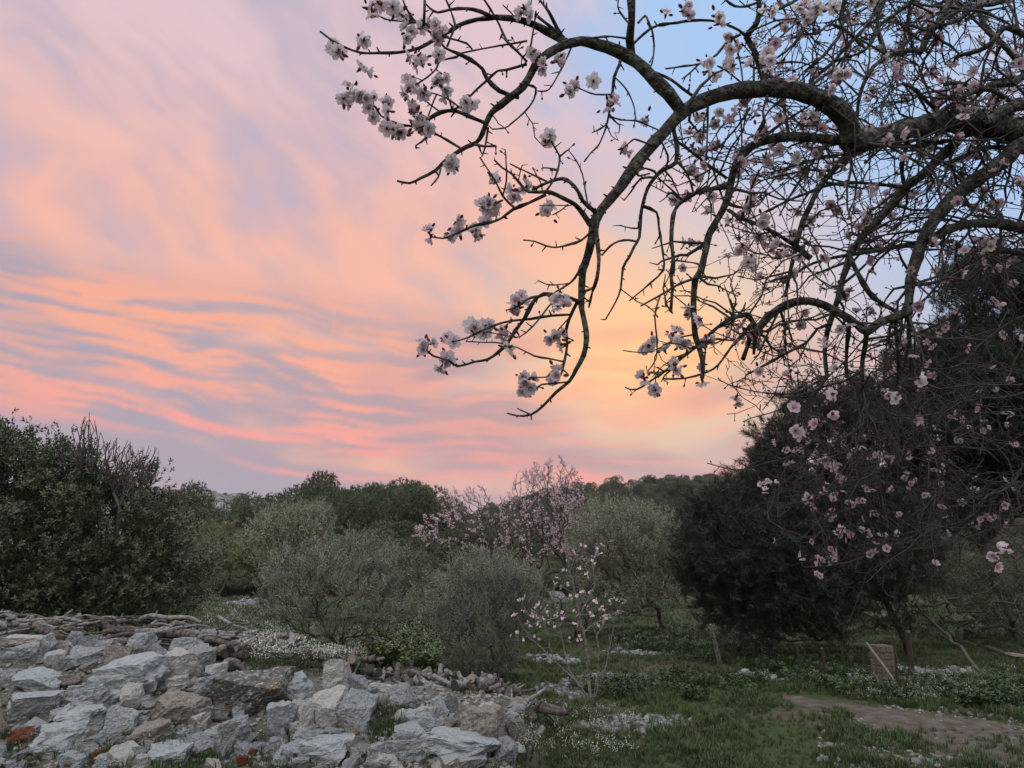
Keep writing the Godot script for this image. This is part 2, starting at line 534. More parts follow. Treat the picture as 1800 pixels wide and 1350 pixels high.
# ---------------------------------------------------------------- stones
func rock_mesh(at: int, sub: int, cuts: int, rough: float, squash := Vector3.ONE) -> ArrayMesh:
	# a block of unit size: a ball whose surface is cut back to random planes, then weathered
	var g := RandomNumberGenerator.new()
	g.seed = at * 7919 + 13
	var nz := FastNoiseLite.new()
	nz.seed = at
	nz.frequency = 1.3
	nz.fractal_octaves = 4
	var planes := []
	for k in cuts:
		var dir := Vector3(g.randfn(), g.randfn() * 0.8, g.randfn()).normalized()
		planes.append([dir, g.randf_range(0.30, 0.50)])
	for ax in [Vector3.UP, Vector3.DOWN, Vector3.RIGHT, Vector3.LEFT, Vector3.BACK, Vector3.FORWARD]:
		var tilted: Vector3 = (ax + Vector3(g.randfn(), g.randfn(), g.randfn()) * 0.16).normalized()
		planes.append([tilted, g.randf_range(0.40, 0.52)])
	var m := MB.new()
	m.smooth = false
	var index := {}
	for face in 6:
		for a in sub + 1:
			for b in sub + 1:
				var u := 2.0 * a / sub - 1.0
				var w := 2.0 * b / sub - 1.0
				var p := Vector3(u, w, 1.0)
				match face:
					1: p = Vector3(-u, w, -1.0)
					2: p = Vector3(1.0, w, -u)
					3: p = Vector3(-1.0, w, u)
					4: p = Vector3(u, 1.0, -w)
					5: p = Vector3(u, -1.0, w)
				var key := Vector3i((p * 1000.0).round())
				if not index.has(key):
					var q := p.normalized() * 0.75
					for pl in planes:
						var over: float = q.dot(pl[0]) - pl[1]
						if over > 0.0: q -= pl[0] * over
					var bump := nz.get_noise_3d(q.x * 2.0, q.y * 2.0, q.z * 2.0) + 0.35 * nz.get_noise_3d(q.x * 8.0, q.y * 8.0, q.z * 8.0)
					q += q.normalized() * bump * rough * 0.22
					index[key] = m.v.size()
					m.v.append(q * squash)
		for a in sub:
			for b in sub:
				var ids := []
				for o in [[0, 0], [1, 0], [1, 1], [0, 1]]:
					var u: float = 2.0 * (a + o[0]) / sub - 1.0
					var w: float = 2.0 * (b + o[1]) / sub - 1.0
					var p := Vector3(u, w, 1.0)
					match face:
						1: p = Vector3(-u, w, -1.0)
						2: p = Vector3(1.0, w, -u)
						3: p = Vector3(-1.0, w, u)
						4: p = Vector3(u, 1.0, -w)
						5: p = Vector3(u, -1.0, w)
					ids.append(index[Vector3i((p * 1000.0).round())])
				m.i.append(ids[0]); m.i.append(ids[2]); m.i.append(ids[1])
				m.i.append(ids[0]); m.i.append(ids[3]); m.i.append(ids[2])
	return m.mesh()


var rock_count := 0


func stone(called: String, label: String, mat: Material, px: float, foot: float, w: float, h: float, lean := 0.0, category := "stone", group := "stones of the heap", cuts := 6) -> MeshInstance3D:
	# px, foot: where it touches the ground; w, h: its breadth and height as seen
	rock_count += 1
	var p := hit(px, foot)
	var s := span(p)
	var o := put(called, rock_mesh(rock_count, 14 if w > 50 else 10, cuts, 0.5), mat)
	var g := RandomNumberGenerator.new()
	g.seed = rock_count * 31
	var deep := (0.55 * w + 0.35 * h) * s * g.randf_range(0.85, 1.15)
	o.basis = Basis.from_euler(Vector3(g.randf_range(-0.12, 0.12), g.randf_range(-0.5, 0.5), lean)) * Basis.from_scale(Vector3(w * s, h * s * 1.12, deep) * 0.95)
	o.position = p + Vector3(0, h * s * 0.46, -deep * 0.35)
	tag(o, label, category, group)
	return o


func make_stones() -> void:
	var B: Material = M.rock_blue
	var G: Material = M.rock_grey
	var P: Material = M.rock_pale
	var T: Material = M.rock_tan
	# top row, left to right
	stone("rock_slab", "wide pale grey slab lying at the far left of the top row", G, 33, 1168, 74, 32, 0.03)
	stone("rock", "narrow upright grey rock behind the pale slab at the top left", B, 78, 1152, 32, 34, 0.2)
	stone("rock", "low pale stone at the back left, touching the grey logs", P, 28, 1138, 60, 20, -0.05)
	stone("rock", "small pale rock with a rounded top below the long grey log", P, 108, 1148, 34, 20, 0.1)
	stone("rock", "small dark grey rock leaning on the log pile near its left end", G, 120, 1138, 26, 24, -0.2)
	stone("rock_slab", "chipped flat grey slab in the top row", G, 146, 1170, 72, 32, -0.04)
	stone("rock", "pale pointed wedge below the flat slabs at the upper left", P, 94, 1184, 36, 36, 0.15)
	stone("rock", "ochre rock with a hollow broken face in the top row", T, 205, 1180, 56, 40, 0.05)
	stone("rock", "dark speckled rock pressed against the ochre hollow one", M.rock_dark, 240, 1176, 34, 36, 0.1)
	stone("rock", "grey pyramid shaped rock in front of the thin logs", B, 236, 1150, 52, 36, -0.1)
	stone("rock", "squat grey rock behind the flat slabs, below the logs", G, 152, 1142, 40, 22, 0.1)
	stone("rock", "small bluish rock behind the ochre hollow rock", B, 182, 1147, 34, 20, 0.0)
	stone("boulder", "grey boulder standing alone against the log pile", G, 314, 1158, 60, 38, 0.2)
	stone("rock", "blocky grey rock left of the split cream rock", G, 270, 1188, 36, 46, -0.05)
	stone("rock", "split cream rock with a bright jagged top", P, 312, 1204, 58, 58, 0.1)
	stone("rock", "grey rounded rock behind the split cream rock", G, 352, 1180, 52, 40, 0.15)
	stone("rock", "small pale rock beside the bleached stick", P, 372, 1196, 46, 26, 0.05)
	stone("rock", "pinkish rounded stone below the boulder at the log pile", T, 404, 1182, 32, 26, 0.0)
	stone("rock", "broken cream flake under the split cream rock", P, 300, 1216, 52, 26, 0.2)
	# the middle
	stone("boulder", "very large pale blue slab sloping across the middle of the heap", B, 205, 1245, 168, 72, -0.12, "stone", "stones of the heap", 5)
	stone("rock", "rounded pale blue rock at the left, above the wide blue one", B, 58, 1228, 88, 42, 0.04)
	stone("rock", "grey rock cut off by the left edge, second row", G, 10, 1212, 40, 34, 0.1)
	stone("rock", "wide blue grey rock lying low at the far left", B, 42, 1268, 100, 46, 0.1)
	stone("rock", "long grey block with a vertical crack, left of the white rock", G, 155, 1254, 116, 46, 0.06)
	stone("rock", "smooth white rounded rock against the large blue slab", P, 222, 1256, 46, 54, 0.12)
	stone("rock", "small brown stained stone in the gap above the long grey block", T, 118, 1208, 40, 20, 0.0)
	stone("rock", "long bluish block in the third row, front left", B, 128, 1290, 112, 42, 0.03)
	stone("rock", "square bluish block at the right end of the third row", B, 210, 1290, 54, 40, 0.02)
	stone("boulder", "tan block with a flat top, before the lichen boulder", T, 294, 1284, 108, 58, 0.06, "stone", "stones of the heap", 4)
	var dark := stone("boulder", "dark lichen spotted boulder, the largest of the heap", M.rock_dark, 420, 1268, 150, 78, 0.03, "boulder", "stones of the heap", 4)
	stone("rock_slab", "pale slanted slab leaning on the lichen boulder from the left", B, 358, 1226, 66, 38, 0.35)
	stone("rock_slab", "pale blue slab right of the lichen boulder, top flat", B, 516, 1226, 78, 38, -0.15)
	stone("rock", "tall white standing stone beside the cut log ends", P, 585, 1224, 50, 56, 0.12)
	stone("rock", "small square grey block right of the standing stone", G, 626, 1218, 38, 30, 0.05)
	stone("rock", "cream topped rock below the standing stone", P, 572, 1284, 62, 62, -0.1)
	stone("rock", "mottled grey rock leaning right of the cream topped rock", G, 618, 1280, 64, 62, -0.25)
	stone("rock", "angular bluish rock right of the lichen boulder's foot", B, 490, 1296, 54, 56, 0.15)
	stone("rock", "narrow pale block between two angular rocks, front centre", P, 536, 1288, 30, 40, -0.15)
	stone("rock", "grey angular lump below the lichen boulder", G, 412, 1320, 62, 50, 0.2)
	stone("rock", "white flat stone low between the logs and the brown rock", P, 678, 1222, 62, 16, 0.03)
	stone("rock", "grey slab under the short logs in the middle", G, 702, 1246, 62, 38, 0.1)
	stone("rock", "pale faceted block on the right slope of the heap", B, 768, 1262, 36, 34, 0.25)
	stone("rock", "upright grey block beside the faceted block", G, 792, 1254, 26, 32, -0.1)
	stone("rock_slab", "thin pale slab left of the faceted block", B, 722, 1272, 60, 22, 0.12)
	stone("boulder", "large tan and grey boulder at the right end of the heap", T, 846, 1324, 82, 72, 0.12, "stone", "stones of the heap", 5)
	stone("rock", "rounded brown stone in front of the right end boulder", T, 790, 1292, 40, 30, 0.2)
	stone("rock_slab", "long layered pale slab low at the right front", B, 800, 1344, 132, 46, -0.12)
	stone("rock", "low grey rock left of the long layered slab", G, 706, 1344, 92, 36, 0.05)
	stone("rock", "brown wedge shaped rock below the mottled grey rock", T, 619, 1318, 38, 40, -0.05)
	stone("rock", "small white stone beside the brown wedge rock", P, 624, 1342, 30, 24, 0.0)
	# the foot of the heap
	stone("rock", "pale scree lump at the lower left beside the red tile", B, 96, 1326, 104, 46, -0.05)
	stone("rock", "small white stone above the lower left scree", P, 138, 1302, 28, 22, 0.1)
	stone("rock", "grey pointed stone right of the lower left scree", G, 148, 1336, 42, 30, 0.1)
	stone("rock_slab", "flat tan slab tilted below the tan block", T, 252, 1316, 88, 34, 0.22)
	stone("rock", "small grey stone left of the tilted tan slab", G, 192, 1312, 36, 26, 0.0)
	stone("rock_slab", "grey shard slab in the rubble below the tan block", G, 346, 1328, 58, 32, -0.1)
	stone("rock", "dark angular stone right of the grey shard", G, 384, 1332, 40, 36, 0.3)
	stone("rock_slab", "thin white splinter on the rubble, front centre", P, 358, 1296, 42, 14, 0.1)
	stone("rock_slab", "thin blue splinter beside the white splinter", B, 320, 1300, 50, 16, -0.06)
	stone("rock", "broad blue grey stone at the bottom edge, left of centre", B, 284, 1350, 106, 30, 0.04)
	stone("rock", "long dirty white stone lying in the grass at the bottom left", P, 182, 1350, 74, 22, 0.35)
	stone("boulder", "broad smooth bluish boulder at the bottom edge of the picture", B, 566, 1354, 100, 46, 0.1)
	stone("rock", "low grey stone above the bottom edge boulder", G, 540, 1312, 62, 26, 0.05)
	stone("rock", "flat grey stone right of the low grey stone", G, 580, 1300, 44, 20, -0.05)
	stone("rock", "mossy square block in the grass near the red bricks", G, 478, 1334, 40, 32, 0.05)
	stone("rock", "pale triangular stone at the foot of the angular rock", P, 522, 1300, 40, 28, 0.1)
	stone("rock", "rusty brown rock wedged under the right end logs", T, 905, 1310, 34, 40, 0.1)
	stone("rock", "grey rock at the very right foot of the heap", G, 890, 1346, 44, 46, -0.1)
	stone("rock", "speckled pale rock at the bottom, below the long layered slab", P, 676, 1358, 66, 26, 0.0)
	stone("tile_fragment", "broken red roof tile in the grass at the lower left", M.brick_red, 32, 1308, 40, 24, 0.2, "tile fragment", "broken clay pieces in the heap")
	stone("brick_fragment", "red brick piece in the grass, lower of the pair", M.brick_red, 424, 1348, 22, 20, 0.2, "brick fragment", "broken clay pieces in the heap")
	stone("brick_fragment", "red brick piece in the grass, upper of the pair", M.brick_red, 441, 1334, 20, 16, -0.2, "brick fragment", "broken clay pieces in the heap")
	stone("clay_fragment", "dull orange clay lump beside the long dirty white stone", M.brick_red, 171, 1336, 30, 18, 0.0, "clay fragment", "broken clay pieces in the heap")
	stone("brick_fragment", "small orange brick chip under the brown wedge rock", M.brick_red, 612, 1320, 22, 10, 0.0, "brick fragment", "broken clay pieces in the heap")
	# a patch of orange lichen on the dark boulder
	var lm := MB.new()
	lm.smooth = false
	var dab := rock_mesh(91, 3, 3, 0.4)
	var dv: PackedVector3Array = dab.surface_get_arrays(0)[Mesh.ARRAY_VERTEX]
	var di: PackedInt32Array = dab.surface_get_arrays(0)[Mesh.ARRAY_INDEX]
	for q in (dark.mesh.surface_get_arrays(0)[Mesh.ARRAY_VERTEX] as PackedVector3Array):
		if q.normalized().dot(Vector3(0.72, 0.52, 0.46).normalized()) < 0.972 or rng.randf() < 0.6: continue
		var first := lm.v.size()
		var rr := Vector3(rng.randf_range(0.015, 0.045), rng.randf_range(0.015, 0.06), 0.03)
		for e in dv: lm.v.append(q + e * rr)
		for e in di: lm.i.append(e + first)
	put("lichen", lm.mesh(), M.lichen, dark)
	# smaller stones in the gaps
	var kinds := []
	for k in 10: kinds.append(rock_mesh(500 + k, 7, 6, 0.5))
	var mats := [B, G, P, T, B, B]
	var words := ["small blue grey stone filling a gap in the heap", "small grey stone filling a gap in the heap", "small pale stone filling a gap in the heap", "small tan stone filling a gap in the heap"]
	var tones := ["blue grey", "grey", "pale", "tan", "blue grey", "blue grey"]
	for k in 228:
		var px := rng.randf_range(-20, 905)
		var top := 1120.0 + 0.11 * maxf(0.0, px) + 10.0
		var v := pow(rng.randf(), 0.7)
		var py := lerpf(top + 15.0, 1356.0, v)
		var p := hit(px, py)
		var s := span(p)
		var w := rng.randf_range(15, 38) * (1.0 if rng.randf() < 0.75 else 1.4)
		var q := rng.randi_range(0, 5)
		var o := put("stone", kinds[k % 10], mats[q])
		o.basis = Basis.from_euler(Vector3(rng.randf_range(-0.5, 0.5), rng.randf() * TAU, rng.randf_range(-0.4, 0.4))) * Basis.from_scale(Vector3(w, w * rng.randf_range(0.4, 0.8), w * rng.randf_range(0.6, 1.0)) * s)
		o.position = p + Vector3(0, w * s * 0.16, 0)
		var mark: String = "below the grey logs" if v < 0.3 else "in the middle rows" if v < 0.68 else "at the grassy foot"
		var side: String = "left of the long grey block" if px < 110 else "round the large blue slab" if px < 260 else "round the tan block" if px < 350 else "round the lichen boulder" if px < 500 else "round the standing stone" if px < 660 else "round the faceted block" if px < 800 else "round the right end boulder"
		var size: String = "chip sized" if w < 18 else "fist sized" if w < 30 else "head sized"
		var word := "%s %s stone %s, %s" % [size, tones[q], side, mark]
		tag(o, word, "stone", "%s %s stones %s %s" % [size, tones[q], side, mark])
	# chips between them
	var chips := []
	var chip_tint := []
	for k in 2600:
		var px := rng.randf_range(-30, 920)
		var p := hit(px, lerpf(1125.0 + 0.11 * px, 1358.0, rng.randf()))
		var w := rng.randf_range(0.012, 0.055)
		chips.append(Transform3D(Basis.from_euler(Vector3(rng.randf() * TAU, rng.randf() * TAU, 0)).scaled(Vector3(w, w * 0.6, w)), p + Vector3(0, w * 0.1, 0)))
		var f := rng.randf_range(0.6, 1.2)
		var warm := rng.randf_range(0.8, 1.0)
		chip_tint.append(Color(0.36 * f, 0.355 * f * lerpf(1.0, warm, 0.4), 0.35 * f * warm))
	tag(scatter("rubble", kinds[3], M.pebble, chips, chip_tint), "stone chips and rubble lying between the rocks of the heap", "", "", "stuff")


# ---------------------------------------------------------------- log pile
func log_mesh(at: int, bend: float, taper: float) -> Array:
	# a log of unit length along x and unit thickness; [bark, cut ends]
	var g := RandomNumberGenerator.new()
	g.seed = at * 101 + 7
	var p := PackedVector3Array()
	var r := PackedFloat32Array()
	var b1 := g.randf_range(-1, 1) * bend
	var b2 := g.randf_range(-1, 1) * bend
	var n := 12
	for k in n:
		var t := float(k) / (n - 1)
		p.append(Vector3(t - 0.5, b1 * sin(PI * t) + 0.3 * b2 * sin(3.0 * PI * t), b2 * sin(PI * t)))
		var knot := 1.0 + (0.22 if g.randf() < 0.18 else 0.0)
		r.append(0.5 * lerpf(1.0, taper, t) * knot)
	return [p, r]


var log_no := 0


func put_log(label: String, a: Vector3, b: Vector3, thick: float, mat: Material, cut: Material, group: String, bend := 0.05, knobs := 1) -> void:
	log_no += 1
	var long := a.distance_to(b)
	var d := log_mesh(log_no, bend, rng.randf_range(0.6, 0.95))
	var x := (b - a).normalized()
	var z := x.cross(Vector3.UP).normalized()
	var fr := Basis(x, z.cross(x), z)
	var p := PackedVector3Array()
	var r := PackedFloat32Array()
	for q in d[0]: p.append(Vector3(q.x * long, q.y * long, q.z * long))
	for q in d[1]: r.append(q * thick)
	var m := MB.new()
	m.tube(p, r, 11, 0.10, bumps, false)
	for k in knobs:
		var at := rng.randi_range(2, 9)
		var out := Vector3(rng.randf_range(-0.5, 0.5), rng.randf_range(0.1, 1), rng.randf_range(-1, 1)).normalized()
		var ln := rng.randf_range(0.6, 1.8) * thick
		m.tube(PackedVector3Array([p[at], p[at] + out * ln * 0.7, p[at] + out * ln]), PackedFloat32Array([thick * 0.24, thick * 0.16, thick * 0.12]), 6)
	var o := base("log", a.lerp(b, 0.5))
	o.basis = fr
	put("bark", m.mesh(), mat, o)
	for e in 2:
		var k: int = 0 if e == 0 else p.size() - 1
		var dir := (p[1] - p[0]).normalized() * -1.0 if e == 0 else (p[k] - p[k - 1]).normalized()
		var side := dir.cross(Vector3(0.31, 0.95, 0.17)).normalized()
		var up := dir.cross(side)
		var c := MB.new()
		for s in 11:
			var t0 := TAU * s / 11.0
			var t1 := TAU * (s + 1) / 11.0
			var o0 := (side * cos(t0) + up * sin(t0)) * r[k] * 0.97
			var o1 := (side * cos(t1) + up * sin(t1)) * r[k] * 0.97
			c.tri(p[k] + dir * 0.004, p[k] + o1 + dir * 0.002, p[k] + o0 + dir * 0.002)
		put("cut_end", c.mesh(), cut, o)
	tag(o, label, "log", group)


func make_logs() -> void:
	var gy: Material = M.log_grey
	var br: Material = M.log_brown
	var all := "cut logs in the pile behind the stones"
	# those that stand out: [label, x, y, depth, x, y, depth, thickness as seen, bark, cut]
	var big := [
		["thick pale grey log lying along the top of the pile", 62, 1100, 7.9, 142, 1084, 8.3, 17, gy, M.cut],
		["short forked pale log at the left end of the pile", 28, 1096, 8.0, 58, 1084, 8.2, 12, gy, M.cut],
		["long brown log sloping down before the pile, left of the boulder", 176, 1131, 7.5, 262, 1104, 7.9, 10, br, M.cut],
		["short pale log with a clean cut end above the sloping brown log", 262, 1101, 7.9, 292, 1096, 8.1, 9, gy, M.cut],
		["thick ribbed grey trunk piece beside the boulder", 258, 1138, 7.5, 345, 1111, 7.8, 19, gy, M.cut_dark],
		["dark curved branch lying across the top of the pile", 130, 1094, 8.2, 215, 1094, 8.0, 8, br, M.cut_dark],
		["thin pale branch leaning out of the pile at the upper left", 118, 1122, 7.7, 152, 1098, 8.0, 6, gy, M.cut],
		["pale log with a dark cut end in the middle of the pile", 380, 1154, 7.2, 436, 1141, 7.6, 12, gy, M.cut_dark],
		["log with a large black cut face, right of the small pale rock", 420, 1176, 7.0, 466, 1160, 7.4, 16, gy, M.cut_dark],
		["pale log pointing at the viewer beside the black cut face", 462, 1180, 6.9, 480, 1160, 7.5, 14, gy, M.cut_dark],
		["curved pale branch hooked over the pile behind the standing stone", 612, 1183, 6.9, 664, 1172, 7.1, 11, gy, M.cut],
		["stump like log end behind the small square block", 648, 1190, 6.8, 682, 1182, 7.2, 22, gy, M.cut_dark],
		["black twig like branch sloping below the stump", 640, 1212, 6.6, 700, 1186, 6.8, 6, br, M.cut_dark],
		["long brown branch arching along the top, right of the stump", 716, 1182, 6.9, 812, 1204, 6.7, 11, br, M.cut],
		["pale curved branch below the arching brown one", 762, 1188, 6.6, 806, 1212, 6.4, 8, gy, M.cut],
		["thick twisted log in the right part of the pile", 732, 1196, 6.7, 776, 1214, 6.5, 20, gy, M.cut_dark],
		["log with a round white cut face at the right end of the pile", 912, 1240, 6.3, 936, 1236, 6.9, 26, gy, M.palewood],
		["short pale log standing on end near the right tip", 894, 1240, 6.3, 898, 1212, 6.5, 9, gy, M.cut],
		["pale stub crossing the right tip of the pile", 866, 1222, 6.5, 890, 1210, 6.6, 9, gy, M.cut],
		["reddish brown stub at the top of the right tip", 902, 1212, 6.5, 920, 1216, 6.5, 13, br, M.brick_tan],
		["dark split log below the white cut face", 900, 1275, 6.2, 940, 1262, 6.3, 18, br, M.cut_dark],
		["dark brown log at the right foot of the pile", 915, 1300, 6.1, 950, 1285, 6.3, 16, br, M.cut_dark],
		["rough grey root piece at the far right foot of the pile", 926, 1318, 6.05, 955, 1278, 6.25, 13, gy, M.cut_dark],
	]
	for b in big:
		var a := pt(b[1], b[2], b[3])
		var e := pt(b[4], b[5], b[6])
		put_log(b[0], a, e, b[7] * span(a), b[8], b[9], all, 0.06)
	put_log("thin bleached stick leaning between the split cream rock and the boulder", pt(349, 1140, 6.8), pt(380, 1178, 6.6), 0.018, M.palewood, M.palewood, "", 0.03, 0)
	# the body of the pile: layers of logs
	for k in 262:
		var px := lerpf(-30.0, 935.0, rng.randf() * 0.45 if k < 96 else rng.randf_range(0.38, 0.68) if k < 168 else rng.randf_range(0.62, 1.0))
		var crest := lerpf(1086.0, 1097.0, sm(0, 300, px))
		crest = lerpf(crest, 1150.0, clampf((px - 300.0) / 240.0, 0.0, 1.0))
		crest = lerpf(crest, 1172.0, clampf((px - 540.0) / 110.0, 0.0, 1.0))
		crest = lerpf(crest, 1203.0, sm(650, 800, px))
		crest = lerpf(crest, 1232.0, sm(800, 930, px))
		var depth := lerpf(8.1, 6.55, clampf(px / 900.0, 0.0, 1.0))
		var v := rng.randf()
		var py := crest + v * (lerpf(46.0, 30.0, clampf(px / 900.0, 0, 1)) + 60.0 * sm(840, 930, px))
		depth -= v * 0.6 - 0.3
		var c := pt(px, py, depth)
		var ln := rng.randf_range(0.25, 0.8)
		var across := rng.randf() < 0.66
		var away := rng.randf_range(-0.45, 0.4) if across else rng.randf_range(0.9, 1.9)
		if not across: ln *= 0.75
		var heap := sm(560.0, 700.0, px)      # towards the right tip they lie in a jumble of short pieces
		if rng.randf() < heap * 0.8:
			away = rng.randf() * PI
			across = absf(cos(away)) > 0.6
			ln = rng.randf_range(0.12, 0.36)
		var dir := Vector3(cos(away), rng.randfn() * lerpf(0.10, 0.38, heap), -sin(away)).normalized()
		var th := lerpf(0.018, 0.075, pow(rng.randf(), 1.5)) * (1.0 + 0.25 * heap)
		c.y = maxf(c.y, land(c.x, c.z) + th * 0.4) + rng.randf() * 0.09 * sm(420, 300, px)
		c.y += rng.randf_range(0.02, 0.15) * sm(370.0, 410.0, px) * sm(660.0, 600.0, px)
		var brown := rng.randf() < 0.35
		var dark_cut := rng.randf() < 0.6
		var word := "%s %s log %s, %s, %s" % ["thin" if th < 0.03 else "stout" if th > 0.05 else "middling", "brown" if brown else "grey",
			"lying along the pile" if across else "pointing at the viewer", "dark cut ends" if dark_cut else "pale cut ends",
			"near the left edge" if px < 120 else "under the big dark bush" if px < 260 else "near the lone boulder" if px < 370 else "behind the lichen boulder" if px < 500 else "near the standing stone" if px < 640 else "below the dense olive bush" if px < 800 else "at the right tip"]
		put_log(word, c - dir * ln * 0.5, c + dir * ln * 0.5, th, br if brown else gy, M.cut_dark if dark_cut else M.cut, word, 0.09, 1)


# ---------------------------------------------------------------- leaves, needles, flowers
func leaf_quad(m: MB, at: Vector3, dir: Vector3, up: Vector3, long: float, wide: float) -> void:
	# a leaf of four faces, folded along its rib and bent a little
	var s := dir.cross(up).normalized() * wide * 0.5
	var u := s.cross(dir).normalized()
	var mid := at + dir * long * 0.5 + u * wide * 0.10
	var tip := at + dir * long - u * long * 0.06
	var l := at + dir * long * 0.45 - s + u * wide * 0.28
	var r := at + dir * long * 0.45 + s + u * wide * 0.28
	m.tri(at, l, mid)
	m.tri(at, mid, r)
	m.tri(mid, l, tip)
	m.tri(mid, tip, r)


func sprig(at: int, leaves: int, stem: float, long: float, wide: float, spread: float) -> ArrayMesh:
	# a shoot along +y with leaves round it
	var g := RandomNumberGenerator.new()
	g.seed = at
	var m := MB.new()
	for k in leaves:
		var t := (k + 0.5) / leaves
		var a := k * 2.4 + g.randf() * 0.6
		var out := Vector3(cos(a), 0, sin(a))
		var dir := (out * spread + Vector3.UP * g.randf_range(0.4, 1.0)).normalized()
		leaf_quad(m, Vector3(0, t * stem, 0) + out * 0.003, dir, Vector3.UP, long * g.randf_range(0.7, 1.15), wide)
	return m.mesh()


func needle_tuft(at: int, count: int, stem: float, long: float, wide: float) -> ArrayMesh:
	var g := RandomNumberGenerator.new()
	g.seed = at
	var m := MB.new()
	for k in count:
		var t := g.randf()
		var a := g.randf() * TAU
		var dir := (Vector3(cos(a), 0, sin(a)) + Vector3.UP * g.randf_range(0.2, 1.4)).normalized()
		var p := Vector3(0, t * stem, 0)
		var s := dir.cross(Vector3(g.randfn(), g.randfn(), g.randfn())).normalized() * wide * 0.5
		m.tri(p - s, p + dir * long * g.randf_range(0.7, 1.1), p + s)
	return m.mesh()


func grass_tuft(at: int, blades: int, long: float, wide: float, spread: float) -> ArrayMesh:
	var g := RandomNumberGenerator.new()
	g.seed = at
	var m := MB.new()
	for k in blades:
		var a := g.randf() * TAU
		var out := Vector3(cos(a), 0, sin(a))
		var s := Vector3(-out.z, 0, out.x) * wide * 0.5
		var p := out * g.randf() * spread * 0.3
		var hh := long * g.randf_range(0.5, 1.15)
		var lean := g.randf_range(0.15, 0.8)
		var q := p + Vector3(0, hh * 0.6, 0) + out * lean * hh * 0.3
		var tip := p + Vector3(0, hh, 0) + out * lean * hh * 0.9
		m.quad(p - s, q - s * 0.8, q + s * 0.8, p + s)
		m.tri(q - s * 0.8, tip, q + s * 0.8)
	return m.mesh()


func flower_head(at: int, heads: int, tall: float, wide: float) -> ArrayMesh:
	# a stalk crowned with small white four-petalled flowers; petals only, the stalk is drawn by the grass
	var g := RandomNumberGenerator.new()
	g.seed = at
	var m := MB.new()
	for k in heads:
		var c := Vector3(g.randfn() * 0.025, tall * g.randf_range(0.72, 1.0), g.randfn() * 0.025)
		var nrm := Vector3(g.randfn() * 0.7, 1.0, g.randfn() * 0.7).normalized()
		var s := nrm.cross(Vector3.RIGHT).normalized()
		var u := nrm.cross(s)
		for q in 4:
			var a := TAU * q / 4.0 + k
			var d := s * cos(a) + u * sin(a)
			var e := (s * -sin(a) + u * cos(a)) * wide * 0.22
			m.quad(c, c + d * wide * 0.3 - e, c + d * wide * 0.52 + nrm * wide * 0.1, c + d * wide * 0.3 + e)
	return m.mesh()


func petal_mesh(at: int) -> ArrayMesh:
	# one petal along +y, cupped towards +z, notched at its tip; 20 mm long
	var g := RandomNumberGenerator.new()
	g.seed = at
	var m := MB.new()
	var rows := 5
	var grid := []
	var wmax := g.randf_range(0.0072, 0.0088)
	var cup := g.randf_range(0.1, 0.5)
	var bend := g.randf_range(-0.15, 0.35)
	for k in rows + 1:
		var t := float(k) / rows
		var w := wmax * (0.18 + 0.95 * sin(PI * pow(t, 0.72) * 0.86))
		var line := []
		for s in 5:
			var x := (s - 2) / 2.0
			var y := 0.002 + 0.0185 * t - (0.0016 * (1.0 - absf(x)) if k == rows else 0.0015 * absf(x) * t)
			line.append(Vector3(x * w, y, cup * 0.010 * x * x + bend * 0.012 * t * t + 0.0006 * sin(7.0 * x + 9.0 * t + at)))
		grid.append(line)
	for k in rows:
		for s in 4:
			m.quad(grid[k][s], grid[k + 1][s], grid[k + 1][s + 1], grid[k][s + 1])
	return m.mesh()


func centre_mesh() -> ArrayMesh:
	# stamens, a dark red eye and the calyx behind it; the flower looks along +z
	var m := MB.new()
	m.tube(PackedVector3Array([Vector3(0, 0, -0.012), Vector3(0, 0, -0.004), Vector3(0, 0, 0.001)]), PackedFloat32Array([0.0012, 0.0034, 0.0038]), 6)
	for k in 13:
		var a := k * 2.4
		var o := Vector3(cos(a), sin(a), 0)
		var tip := o * (0.0035 + 0.0042 * fmod(k * 0.618, 1.0)) + Vector3(0, 0, 0.0095)
		m.tube(PackedVector3Array([o * 0.0012, tip]), PackedFloat32Array([0.00035, 0.00022]), 3, 0.0, null, false)
		m.tube(PackedVector3Array([tip - Vector3(0, 0, 0.0006), tip + Vector3(0, 0, 0.0008)]), PackedFloat32Array([0.0007, 0.0006]), 4)
	for k in 5:
		var a := TAU * (k + 0.5) / 5.0
		var o := Vector3(cos(a), sin(a), 0)
		var e := Vector3(-sin(a), cos(a), 0) * 0.002
		m.tri(o * 0.002 - e - Vector3(0, 0, 0.002), o * 0.0085 - Vector3(0, 0, 0.003), o * 0.002 + e - Vector3(0, 0, 0.002))
	return m.mesh()


func bud_mesh() -> ArrayMesh:
	var m := MB.new()
	m.tube(PackedVector3Array([Vector3.ZERO, Vector3(0, 0.004, 0), Vector3(0, 0.009, 0), Vector3(0, 0.013, 0)]), PackedFloat32Array([0.0012, 0.0036, 0.0032, 0.0006]), 6)
	return m.mesh()


func small_blossom(at: int, wide: float) -> ArrayMesh:
	# a whole small flower in one mesh, for those too far off to show single petals
	var g := RandomNumberGenerator.new()
	g.seed = at
	var m := MB.new()
	for q in 5:
		var a := TAU * q / 5.0
		var d := Vector3(cos(a), sin(a), g.randf_range(0.1, 0.6)).normalized()
		var e := Vector3(-sin(a), cos(a), 0) * wide
		var rim := [d * wide * 0.16 - e * 0.09, d * wide * 0.34 - e * 0.16, d * wide * 0.48 - e * 0.07, d * wide * 0.48 + e * 0.07, d * wide * 0.34 + e * 0.16, d * wide * 0.16 + e * 0.09]
		for k in 5: m.tri(d * wide * 0.02, rim[k], rim[k + 1])
	return m.mesh()


